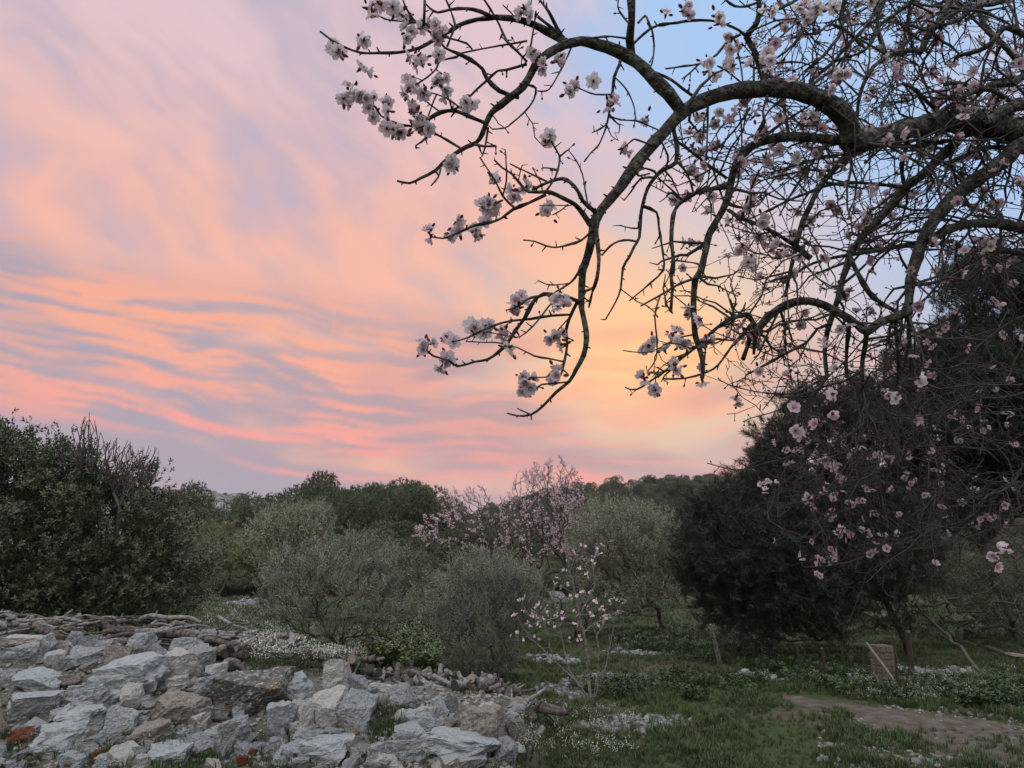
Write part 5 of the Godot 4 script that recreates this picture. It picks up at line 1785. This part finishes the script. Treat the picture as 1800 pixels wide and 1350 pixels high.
	limb(5, 2, 2.8, 2.5, [1860, 850, 1780, 850, 1719, 885, 1700, 913, 1660, 926, 1620, 941, 1598, 963, 1564, 985, 1532, 1016, 1522, 1024], "branch")
	limb(4.5, 2, 2.6, 2.5, [1604, 655, 1560, 700, 1520, 745, 1464, 780, 1439, 775, 1380, 806, 1358, 811, 1320, 822, 1290, 826, 1243, 814], "branch")
	limb(3.5, 1.8, 2.7, 2.6, [1860, 920, 1800, 923, 1753, 926, 1700, 945, 1640, 962, 1600, 966], "branch")
	limb(4, 2, 2.2, 2.1, [1880, 950, 1820, 965, 1794, 979, 1769, 1003, 1756, 1022, 1740, 1036], "branch")
	limb(3.5, 1.8, 2.7, 2.6, [1530, 700, 1500, 800, 1473, 873, 1455, 913, 1427, 951, 1396, 952], "branch")
	limb(3.5, 1.8, 2.7, 2.5, [1660, 926, 1600, 945, 1567, 960, 1520, 979, 1464, 994, 1414, 997], "branch")
	limb(3, 1.8, 2.7, 2.6, [1520, 800, 1490, 840, 1458, 866, 1420, 880, 1377, 888], "branch")
	limb(3.5, 1.8, 2.5, 2.4, [1540, 570, 1480, 640, 1420, 690, 1370, 720, 1320, 735, 1305, 742], "branch")
	limb(3.5, 1.8, 2.4, 2.3, [1454, 660, 1400, 690, 1340, 690, 1280, 676, 1262, 664], "branch")
	limb(5, 2.5, 2.9, 2.7, [1960, 640, 1860, 650, 1800, 690, 1740, 700, 1690, 690, 1640, 700, 1600, 735], "branch")
	limb(5, 2.5, 2.9, 2.7, [1940, 560, 1850, 545, 1790, 560, 1730, 600, 1690, 640, 1640, 650], "branch")
	limb(6, 3, 2.9, 2.8, [1980, 720, 1880, 735, 1800, 720, 1730, 726, 1660, 715, 1610, 660], "branch")
	# --- shoots that fill the crown
	fill(160, 1290, 1820, -40, 240, 2.0, 3.0, 0.25)
	fill(140, 1220, 1820, 240, 460, 2.0, 3.0, 0.25)
	fill(120, 1280, 1820, 460, 680, 2.0, 2.9, 0.22)
	fill(170, 1340, 1840, 640, 900, 2.2, 3.2, 0.25)
	fill(80, 1420, 1820, 820, 1010, 2.3, 3.0, 0.25)
	fill(170, 1480, 1840, -40, 460, 2.4, 3.6, 0.3)
	fill(40, 1140, 1330, 200, 560, 1.9, 2.3, 0.12)
	fill(16, 1130, 1300, 560, 690, 1.95, 2.2, 0.1, 0)
	fill(22, 720, 1090, 20, 330, 1.75, 1.9, 0.05, 0)
	tag(put("twigs", spurs.mesh(), M.twig, tree), "", "", "", "stuff")
	# --- blossom
	make_blossom_kinds()
	blossoms(1.78, [588, 80, 594, 92, 635, 68, 633, 121, 646, 15, 655, 22, 662, 4, 690, 12, 700, 22, 722, 55, 713, 66, 741, 48, 768, 45, 776, 58, 762, 62, 735, 98, 741, 109, 771, 96, 716, 140, 723, 151, 712, 164, 769, 140, 745, 163, 784, 158])
	blossoms(1.76, [612, 164, 604, 172, 625, 162, 640, 172, 648, 166, 652, 190, 655, 206, 678, 172, 685, 183, 681, 196, 722, 195, 731, 206, 741, 210, 745, 226, 751, 233, 680, 226, 694, 231, 706, 233])
	blossoms(1.8, [822, 187, 829, 180, 797, 291, 795, 283, 863, 308, 866, 319, 856, 365, 870, 358, 861, 373, 847, 361, 852, 391, 803, 391, 808, 405, 800, 409, 757, 418, 836, 404, 839, 412, 912, 339, 904, 346, 919, 336, 958, 370, 962, 376, 958, 243, 966, 238])
	blossoms(1.83, [922, 15, 931, 8, 915, 23, 930, 28, 932, 95, 940, 101, 985, 100, 979, 108, 955, 120, 957, 112, 1008, 150, 1004, 159, 1013, 146, 1043, 142, 1046, 150, 1075, 170, 1080, 180, 1068, 186], 0.35)
	blossoms(1.74, [747, 607, 744, 615, 790, 595, 796, 601, 786, 630, 781, 636, 828, 572, 834, 576, 853, 573, 850, 585, 889, 575, 887, 581, 905, 535, 913, 541, 920, 530, 900, 546, 985, 516, 975, 530, 990, 531, 895, 611, 889, 604, 975, 590, 970, 596, 986, 606, 918, 660, 923, 669, 925, 685, 931, 680, 980, 660, 974, 665], 0.4)
	blossoms(1.95, [1136, 208, 1093, 262, 1170, 26, 1207, 12, 1210, 26, 1200, 20, 1258, 28, 1263, 42, 1276, 65, 1286, 86, 1288, 115, 1280, 110, 1240, 110, 1245, 125, 1256, 131, 1320, 115, 1350, 95, 1356, 106, 1392, 142, 1345, 15, 1355, 19, 1405, 14, 1416, 8, 1426, 21, 1411, 26, 1435, 12, 1465, 12, 1474, 130, 1455, 155, 1210, 540, 1216, 552, 1228, 562, 1190, 580, 1184, 590, 1132, 612, 1140, 608, 1168, 616, 1200, 602, 1185, 640, 1190, 651, 1133, 668, 1152, 686, 1235, 671], 0.25)
	blossoms(2.1, [1225, 200, 1265, 196, 1325, 205, 1425, 206, 1430, 216, 1230, 240, 1221, 270, 1215, 300, 1223, 314, 1345, 276, 1351, 285, 1370, 265, 1403, 278, 1330, 316, 1298, 308, 1325, 341, 1318, 365, 1188, 351, 1250, 346, 1283, 386, 1342, 386, 1305, 433, 1300, 441, 1368, 430, 1361, 436, 1375, 441, 1315, 461, 1321, 470, 1326, 465, 1200, 426, 1214, 430, 1295, 697, 1335, 655, 1386, 661], 0.2)
	blossoms(2.05, [1469, 650, 1463, 693, 1464, 727, 1615, 665, 1621, 672, 1565, 695, 1573, 700, 1560, 690, 1395, 718, 1398, 757, 1406, 765, 1393, 761, 1436, 748, 1745, 975, 1768, 968, 1750, 995], 0.1)
	blossoms(2.65, [1337, 852, 1345, 858, 1352, 848, 1366, 845, 1418, 870, 1415, 878, 1443, 870, 1450, 860, 1462, 872, 1470, 868, 1490, 884, 1497, 880, 1428, 893, 1437, 895, 1460, 912, 1465, 905, 1505, 887, 1516, 880, 1535, 900, 1540, 903, 1515, 913, 1470, 935, 1490, 933, 1495, 940, 1525, 935, 1530, 945, 1548, 938, 1485, 950, 1425, 953, 1408, 975, 1435, 978, 1445, 985, 1460, 980, 1463, 974, 1467, 986, 1460, 965, 1436, 1008, 1441, 1012, 1500, 790, 1520, 785, 1540, 800, 1490, 800, 1440, 810, 1465, 780, 1475, 818, 1480, 845, 1475, 835, 1560, 805, 1525, 860, 1590, 840, 1600, 850, 1610, 845, 1655, 820, 1650, 826, 1660, 907, 1733, 905, 1740, 912, 1725, 920, 1720, 926, 1690, 775, 1720, 720, 1730, 757, 1676, 725, 1560, 860, 1575, 905, 1625, 870, 1780, 780], 0.55, 0.62)
	# the rest sits on the filled-in shoots
	var near_px_place := []
	for b in blossom_at:
		var q := near_px(b[0])
		if q.y > 640.0 and rng.randf() < 0.6: continue
		if q.x > 1180 and q.x < 1850 and q.y > -30 and q.y < 1020: near_px_place.append(b)
	for k in 520:
		if near_px_place.is_empty(): break
		var b: Array = near_px_place[rng.randi_range(0, near_px_place.size() - 1)]
		blossom(b[0], b[1] + Vector3(rng.randfn(), rng.randfn(), rng.randfn()) * 0.5, rng.randf_range(0.8, 1.05) * (0.75 if near_px(b[0]).y > 640.0 else 1.0))
	var where := []
	var tints := []
	for b in near_px_place:
		if rng.randf() > 0.06: continue
		for s in rng.randi_range(1, 3):
			where.append(Transform3D(facing(Vector3(rng.randfn(), rng.randfn(), rng.randfn()), rng, rng.randf_range(0.85, 1.1)), b[0] + Vector3(rng.randfn(), rng.randfn(), rng.randfn()) * 0.012))
			var f := rng.randf_range(0.85, 1.08)
			tints.append(Color(0.64 * f, 0.46 * f, 0.51 * f))
	scatter("small_blossoms", small_blossom(7, 0.036), M.petal, where, tints, tree)
	scatter("further_blossoms", whole_blossom(), M.petal, more_at, more_tint, tree)
	var buds := []
	var bud_tint := []
	for k in more_at: if rng.randf() < 0.4: buds.append(k.origin)
	for o in tree.get_children():
		if str(o.name).begins_with("blossom"):
			for e in 2: if rng.randf() < 0.6: buds.append(o.position)
	for k in buds.size():
		var away := Vector3(rng.randfn(), rng.randfn(), rng.randfn()).normalized()
		buds[k] = Transform3D(facing(away, rng, rng.randf_range(0.8, 1.25)), buds[k] + away * rng.randf_range(0.006, 0.022))
		bud_tint.append(Color.WHITE)
	scatter("buds", bud_mesh(), M.calyx, buds, bud_tint, tree)
	var plain_tint := []
	for k in more_at: plain_tint.append(Color.WHITE)
	scatter("further_stamens", centre, M.calyx, more_at, plain_tint, tree)
	for o in blossom_proto: o.free()


# ---------------------------------------------------------------- what grows on the ground
func make_ground_cover() -> void:
	var tuft := grass_tuft(1, 13, 0.08, 0.005, 0.10)
	var herb := sprig(9, 8, 0.10, 0.05, 0.032, 1.0)
	var where := []
	var tints := []
	var herb_at := []
	var herb_tint := []
	for k in 62000:
		var d := 4.8 * pow(5.0, rng.randf())
		var u := rng.randf_range(-0.76, 0.78)
		var p := Vector3(u * d, 0.0, -d)
		var mo := mound(p.x, p.z)
		if mo > 0.3 and rng.randf() > 0.06: continue
		if mo > 0.06 and rng.randf() > 0.3: continue
		var px := near_px(Vector3(p.x, land(p.x, p.z), p.z))
		if on_path(px): continue
		if gravel_at(p) > 0.35 and rng.randf() > 0.12: continue
		var thick := bumps.get_noise_2d(p.x * 8.0, p.z * 8.0)
		if thick < -0.25 and rng.randf() > 0.4: continue
		p.y = land(p.x, p.z)
		var lush := sm(-0.3, 0.4, thick)
		var s := rng.randf_range(0.55, 1.1) * (0.7 + 0.6 * lush)
		where.append(Transform3D(Basis.from_euler(Vector3(0, rng.randf() * TAU, 0)).scaled(Vector3(s, s, s)), p))
		var f := rng.randf_range(0.7, 1.3)
		var dry := rng.randf() < 0.12
		tints.append(Color(0.13 * f, 0.11 * f, 0.06 * f) if dry else Color(0.056 * f, 0.088 * f, 0.026 * f))
	for k in 260:      # tufts that grow among the stones
		var q := [rng.randf_range(640, 725), rng.randf_range(1240, 1312)] if k < 130 else [rng.randf_range(-10, 560), rng.randf_range(1290, 1356)]
		var p := hit(q[0], q[1])
		var s := rng.randf_range(0.6, 1.2)
		where.append(Transform3D(Basis.from_euler(Vector3(0, rng.randf() * TAU, 0)).scaled(Vector3(s, s, s)), p))
		var f := rng.randf_range(0.7, 1.3)
		tints.append(Color(0.05 * f, 0.08 * f, 0.028 * f))
	tag(scatter("grass", tuft, M.grass, where, tints), "short green grass covering the clearing", "", "", "stuff")
	# leafy weeds in a bank along the far side of the path and round the sapling
	for k in 9000:
		var px := rng.randf_range(1080, 1800)
		var py := 0.0
		if rng.randf() < 0.7:
			py = lerpf(1140.0, 1252.0, sm(1080, 1700, px)) + rng.randf_range(-46, 10) * sm(1000, 1250, px)
			if px > 1480: py = minf(py, lerpf(1225, 1252, (px - 1480) / 320.0))
		else:
			px = rng.randf_range(1000, 1350)
			py = rng.randf_range(1195, 1235)
		var p := hit(px, py)
		if bumps.get_noise_2d(p.x * 10.0, p.z * 10.0) < 0.02: continue
		var s := rng.randf_range(0.5, 1.05)
		herb_at.append(Transform3D(facing(Vector3(rng.randfn() * 0.5, 1, rng.randfn() * 0.5), rng, s), p + Vector3(0, rng.randf() * 0.10, 0)))
		var f := rng.randf_range(0.7, 1.35)
		herb_tint.append(Color(0.05 * f, 0.08 * f, 0.028 * f))
	for k in 3600:      # green clumps between the olives
		var px := rng.randf_range(640, 770)
		var p := hit(px, rng.randf_range(1112, 1185))
		var s := rng.randf_range(0.7, 1.4)
		herb_at.append(Transform3D(facing(Vector3(rng.randfn() * 0.4, 1, rng.randfn() * 0.4), rng, s), p + Vector3(0, rng.randf() * 0.16, 0)))
		var f := rng.randf_range(0.7, 1.3)
		herb_tint.append(Color(0.075 * f, 0.105 * f, 0.030 * f))
	tag(scatter("weeds", herb, M.leaf, herb_at, herb_tint), "low leafy green weeds along the path and among the olives", "", "", "stuff")
	# white wild flowers with their stalks
	var heads := flower_head(3, 11, 0.26, 0.013)
	var stalk := MB.new()
	for k in 3:
		stalk.tube(PackedVector3Array([Vector3(0.008 * k, 0, 0), Vector3(0.01 * k - 0.01, 0.14, 0.006 * k), Vector3(0.02 * k - 0.02, 0.25, 0)]), PackedFloat32Array([0.0016, 0.0012, 0.0008]), 3)
	for k in 6: leaf_quad(stalk, Vector3(0, 0.02 + 0.02 * k, 0), Vector3(cos(k * 2.4), 0.5, sin(k * 2.4)).normalized(), Vector3.UP, 0.05, 0.015)
	var spots := []
	for k in 210: spots.append([hit(rng.randf_range(905, 1120), rng.randf_range(1262, 1352)), 0.55])
	for k in 620: spots.append([hit(rng.randf_range(355, 520), rng.randf_range(1062, 1140)), 0.9])
	for k in 460: spots.append([hit(rng.randf_range(430, 650), rng.randf_range(1120, 1190)), 0.8])
	for k in 520: spots.append([hit(rng.randf_range(640, 775), rng.randf_range(1100, 1180)), 0.85])
	for k in 260: spots.append([hit(rng.randf_range(1080, 1400), rng.randf_range(1105, 1150)), 0.6])
	for k in 420: spots.append([hit(rng.randf_range(1500, 1800), rng.randf_range(1188, 1245)), 0.5])
	for k in 36: spots.append([hit(rng.randf_range(0, 330), rng.randf_range(1296, 1352)), 0.45])
	for k in 26: spots.append([hit(rng.randf_range(600, 760), rng.randf_range(1325, 1356)), 0.45])
	var fw := []
	var ft := []
	var st := []
	for s in spots:
		var p: Vector3 = s[0]
		var k: float = s[1] * rng.randf_range(0.75, 1.35)
		var b := Basis.from_euler(Vector3(rng.randf_range(-0.2, 0.2), rng.randf() * TAU, rng.randf_range(-0.2, 0.2))).scaled(Vector3(k, k, k))
		fw.append(Transform3D(b, p))
		var f := rng.randf_range(0.8, 1.05)
		ft.append(Color(0.66 * f, 0.66 * f, 0.58 * f))
		st.append(Color(0.07 * f, 0.10 * f, 0.035 * f))
	var wild := base("wildflowers")
	scatter("flower_heads", heads, M.white_petal, fw, ft, wild)
	scatter("stalks", stalk.mesh(), M.grass, fw, st, wild)
	tag(wild, "white wild flowers growing in drifts among the trees and in the grass", "", "", "stuff")
	# the pale gravel heap in the gap between the bushes
	var heap := base("gravel_heap", hit(393, 1046))
	var hs := span(heap.position)
	var core := put("core", rock_mesh(811, 10, 2, 0.2), M.rock_grey, heap)
	core.scale = Vector3(62, 44, 50) * hs
	var hw := []
	var ht := []
	for k in 900:
		var dir := Vector3(rng.randfn(), absf(rng.randfn()) * 0.8, rng.randfn()).normalized()
		var w := rng.randf_range(1.2, 3.6) * hs
		hw.append(Transform3D(Basis.from_euler(Vector3(rng.randf() * TAU, rng.randf() * TAU, 0)).scaled(Vector3(w, w * 0.8, w)), dir * Vector3(31, 25, 26) * hs * rng.randf_range(0.9, 1.06)))
		var f := rng.randf_range(0.7, 1.2)
		ht.append(Color(0.46 * f, 0.455 * f, 0.44 * f))
	scatter("gravel", rock_mesh(801, 3, 5, 0.4), M.pebble, hw, ht, heap)
	tag(heap, "pale heap of gravel in the gap right of the big dark bush", "gravel heap")
	# loose gravel
	var bit := rock_mesh(801, 3, 5, 0.4)
	var gw := []
	var gt := []
	for s in gravel_spots:
		var area: float = s[1] * s[2]
		for k in int(clampf(area * 420.0, 150, 2600) * (1.0 if s[3] > 0.3 else 0.35)):
			var p: Vector3 = s[0] + Vector3(rng.randfn() * s[1] * 0.55, 0, rng.randfn() * s[2] * 0.55)
			if gravel_at(p) < 0.12: continue
			p.y = land(p.x, p.z)
			var far := maxf(1.0, -p.z / 9.0)
			var w := rng.randf_range(0.018, 0.06) * far
			if rng.randf() < 0.04: w *= 1.9
			gw.append(Transform3D(Basis.from_euler(Vector3(rng.randf() * TAU, rng.randf() * TAU, 0)).scaled(Vector3(w, w * 0.8, w)), p + Vector3(0, w * 0.1, 0)))
			var f := rng.randf_range(0.6, 1.25)
			gt.append(Color(0.33 * f, 0.335 * f, 0.335 * f))
	for k in 2600:      # strewn over the near part of the path
		var p := hit(rng.randf_range(1440, 1800), rng.randf_range(1240, 1354))
		if bumps.get_noise_2d(p.x * 25.0, p.z * 25.0) < -0.12: continue
		var w := 0.008 + 0.034 * pow(rng.randf(), 2.0)
		gw.append(Transform3D(Basis.from_euler(Vector3(rng.randf() * TAU, rng.randf() * TAU, 0)).scaled(Vector3(w, w * 0.7, w)), p + Vector3(0, w * 0.1, 0)))
		var f := rng.randf_range(0.5, 1.1)
		gt.append(Color(0.34 * f, 0.32 * f, 0.31 * f))
	tag(scatter("gravel", bit, M.pebble, gw, gt), "pale limestone gravel lying in patches on the turf", "", "", "stuff")


func on_path(q: Vector2) -> bool:
	if q.x < 1380.0 or q.x > 2000.0: return false
	var a := lerpf(1221.0, 1270.0, sm(1372, 1820, q.x))
	var b := 1232.0 + 0.34 * (q.x - 1384.0) + 14.0 * sin(q.x * 0.05)
	return q.y > a and q.y < b and q.y < 1420.0 and not (q.y > 1285.0 and bumps.get_noise_2d(q.x * 3.0, q.y * 3.0) > 0.2)


# ---------------------------------------------------------------- made things
func make_props() -> void:
	# brick pillar under the pine
	var foot := hit(1557, 1206)
	var s := span(foot)
	var o := base("brick_pillar", foot, 0.25)
	var wide := 29.0 * s
	var course := 0.082
	var n := 6
	var core := BoxMesh.new()
	core.size = Vector3(wide * 0.95, course * n + 0.04, wide * 0.95)
	put("mortar", core, M.mortar, o).position = Vector3(0, course * n * 0.5 - 0.03, 0)
	var b1 := BoxMesh.new()
	b1.size = Vector3(wide * 0.64, course - 0.012, wide * 0.5)
	var b2 := BoxMesh.new()
	b2.size = Vector3(wide * 0.335, course - 0.012, wide * 0.5)
	for k in n:
		var flip := 1.0 if k % 2 == 0 else -1.0
		for f in 2:
			var zz := (wide * 0.27 if f == 0 else -wide * 0.27)
			var a := put("brick", b1, M.brick_tan, o)
			a.position = Vector3(-flip * wide * 0.185, course * (k + 0.5), zz + rng.randf_range(-0.004, 0.004))
			a.rotation.y = rng.randf_range(-0.03, 0.03)
			var b := put("brick", b2, M.brick_tan, o)
			b.position = Vector3(flip * wide * 0.33, course * (k + 0.5), zz + rng.randf_range(-0.004, 0.004))
	tag(o, "short stack of yellow brown bricks standing under the dark pine", "brick pillar")
	# poles and trunks round it
	var poles := [
		["wooden_pole", "pale wooden pole leaning on the brick pillar", "pole", 1566, 1204, 1524, 1130, 6.0, 5.0, M.palewood],
		["wooden_post", "leaning wooden post at the left edge of the dark pine", "post", 1267, 1172, 1250, 1098, 8.0, 6.0, M.log_grey],
		["wooden_post", "dark upright post touching the right side of the brick pillar", "post", 1575, 1206, 1573, 1120, 5.0, 5.0, M.wood],
		["wooden_post", "grey upright post a little right of the brick pillar", "post", 1600, 1186, 1597, 1110, 10.0, 9.0, M.wood],
		["wooden_post", "thin dark stake under the middle of the dark pine", "stake", 1450, 1200, 1446, 1140, 6.0, 5.0, M.wood],
		["wooden_post", "thin dark stake left of its twin under the pine", "stake", 1405, 1192, 1402, 1130, 5.0, 4.0, M.wood],
	]
	for q in poles:
		var a := hit(q[3], q[4])
		var dd := span(a) * F
		if q[2] == "pole": a.z += 0.3
		var b := pt(q[5], q[6], dd - 0.25)
		var m := MB.new()
		var pp := PackedVector3Array()
		var rr := PackedFloat32Array()
		for k in 7:
			var t := k / 6.0
			pp.append((a - Vector3(0, 0.08, 0)).lerp(b, t) - a + Vector3(0.006 * sin(5.0 * t), 0, 0.008 * sin(4.0 * t)))
			rr.append(lerpf(q[7], q[8], t) * 0.5 * span(a))
		m.tube(pp, rr, 9, 0.12, bumps)
		var o2 := put(q[0], m.mesh(), q[9])
		o2.position = a
		tag(o2, q[1], q[2])
	# dark pipe lying in the gravel left of the sapling
	var p0 := hit(908, 1162)
	var p1 := hit(1002, 1157)
	var m := MB.new()
	m.tube(PackedVector3Array([p0 + Vector3(0, 0.03, 0), p0.lerp(p1, 0.5) + Vector3(0, 0.045, 0), p1 + Vector3(0, 0.03, 0)]), PackedFloat32Array([0.02, 0.02, 0.02]), 10)
	tag(put("pipe", m.mesh(), M.black), "dark thin pipe lying on the gravel left of the sapling", "pipe")
	# grey curved sheet behind the sapling
	var c := hit(975, 1100)
	var dd := span(c) * F
	c = pt(975, 1046, dd)
	var sheet := MB.new()
	var prev := []
	for k in 9:
		var t := k / 8.0
		var ang := lerpf(-0.5, 1.3, t)
		var y := 0.30 * cos(ang) - 0.2
		var z := 0.30 * sin(ang)
		var row := [Vector3(-0.24, y, z), Vector3(0.18, y - 0.03, z - 0.05), Vector3(-0.24, y - 0.012, z - 0.008), Vector3(0.18, y - 0.042, z - 0.058)]
		if prev:
			sheet.quad(prev[0], prev[1], row[1], row[0])
			sheet.quad(prev[2], row[2], row[3], prev[3])
		prev = row
	for sx in [-0.16, 0.12]:
		sheet.tube(PackedVector3Array([Vector3(sx, 0.05, 0.1), Vector3(sx, land(c.x, c.z) - c.y, 0.1)]), PackedFloat32Array([0.015, 0.015]), 6)
	var sh := put("curved_panel", sheet.mesh(), M.metal)
	sh.position = c
	sh.rotation.y = 0.5
	tag(sh, "grey curved panel half hidden behind the blossoming sapling", "panel")
	# small plank lying at the right edge
	var a := hit(1778, 1172)
	var bm := BoxMesh.new()
	bm.size = Vector3(0.34, 0.03, 0.12)
	var pl := put("plank", bm, M.palewood)
	pl.position = a + Vector3(0.12, 0.16, 0)
	pl.rotation = Vector3(0.05, 0.2, -0.12)
	var leg := MB.new()
	leg.tube(PackedVector3Array([Vector3(0, -0.2, 0), Vector3(0, -0.016, 0)]), PackedFloat32Array([0.025, 0.025]), 7)
	put("leg", leg.mesh(), M.wood, pl)
	tag(pl, "short plank on a stub at the right edge beyond the path", "plank")
	# far mast
	var mast := MB.new()
	mast.tube(PackedVector3Array([Vector3.ZERO, Vector3(0, 12, 0)]), PackedFloat32Array([0.45, 0.22]), 6)
	mast.tube(PackedVector3Array([Vector3(-0.9, 10, 0), Vector3(0.9, 10, 0)]), PackedFloat32Array([0.15, 0.15]), 4)
	var mp := pt(513, 874, 620)
	var mo := put("mast", mast.mesh(), M.metal)
	mo.position = mp - Vector3(0, 6, 0)
	tag(mo, "tiny mast on the crest of the far hill", "mast")
	# dead twigs heaped on the turf before the pine
	var bw := MB.new()
	for k in 26:
		var b0 := hit(rng.randf_range(1200, 1300), rng.randf_range(1186, 1204))
		var dr := Vector3(rng.randfn(), rng.randf_range(0.0, 0.25), rng.randfn()).normalized() * rng.randf_range(0.2, 0.5)
		bw.tube(PackedVector3Array([b0 + Vector3(0, 0.02, 0), b0 + dr * 0.5 + Vector3(0, 0.05, 0), b0 + dr]), PackedFloat32Array([0.007, 0.005, 0.003]), 5)
	tag(put("brushwood", bw.mesh(), M.wood), "dry brushwood heaped on the turf left of the path", "", "", "stuff")


# ---------------------------------------------------------------- the scene
func _ready() -> void:
	cam_basis = Basis(Vector3.RIGHT, deg_to_rad(PITCH))
	rng.seed = 20
	bumps.noise_type = FastNoiseLite.TYPE_SIMPLEX_SMOOTH
	bumps.seed = 2
	bumps.frequency = 0.1
	bumps.fractal_octaves = 2
	var cam := Camera3D.new()
	cam.name = "camera"
	cam.fov = rad_to_deg(2.0 * atan(675.0 / F))
	cam.near = 0.05
	cam.far = 4000.0
	cam.transform = Transform3D(cam_basis, EYE)
	add_child(cam)
	cam.current = true
	var we := WorldEnvironment.new()
	we.name = "surroundings"
	var env := Environment.new()
	env.background_mode = Environment.BG_SKY
	var sky := Sky.new()
	var sky_mat := PanoramaSkyMaterial.new()
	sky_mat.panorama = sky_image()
	sky.sky_material = sky_mat
	env.sky = sky
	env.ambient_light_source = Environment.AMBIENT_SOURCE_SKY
	env.tonemap_mode = Environment.TONE_MAPPER_LINEAR
	env.tonemap_exposure = 1.12
	env.fog_enabled = true
	env.fog_density = 0.0002
	env.fog_light_color = Color(0.86, 0.84, 0.88)
	env.sdfgi_enabled = true
	env.ssao_enabled = true
	env.ssil_enabled = true
	we.environment = env
	add_child(we)
	var fill_light := DirectionalLight3D.new()  # soft fill added from above and behind the camera to brighten the ground
	fill_light.name = "skylight"
	fill_light.light_color = Color(0.94, 0.97, 1.0)
	fill_light.light_energy = 0.48
	fill_light.light_angular_distance = 70.0
	fill_light.shadow_enabled = true
	fill_light.rotation_degrees = Vector3(-62.0, -25.0, 0.0)
	add_child(fill_light)

	make_materials()
	# patches of pale gravel: place, half width, half depth, strength
	for g in [[1120, 1268, 0.62, 0.45, 1.0], [1010, 1215, 0.5, 0.5, 0.8], [1080, 1195, 0.8, 0.4, 0.8], [960, 1160, 0.5, 0.35, 0.9], [1130, 1148, 0.7, 0.25, 0.7], [1330, 1188, 0.35, 0.2, 0.7], [1480, 1190, 0.9, 0.3, 0.5], [1620, 1180, 0.9, 0.4, 0.5], [1700, 1340, 0.9, 0.5, 0.28], [1560, 1345, 0.6, 0.35, 0.28]]:
		gravel_spots.append([hit(g[0], g[1]), g[2], g[3], g[4]])
	gravel_spots.append([hit(393, 1042), 0.85, 1.6, 1.0])
	gravel_spots.append([hit(432, 1060), 0.6, 0.8, 0.9])
	make_ground()
	make_path()
	make_hill()
	make_wood()
	make_plants()
	make_stones()
	make_logs()
	make_props()
	make_near_tree()
	make_ground_cover()
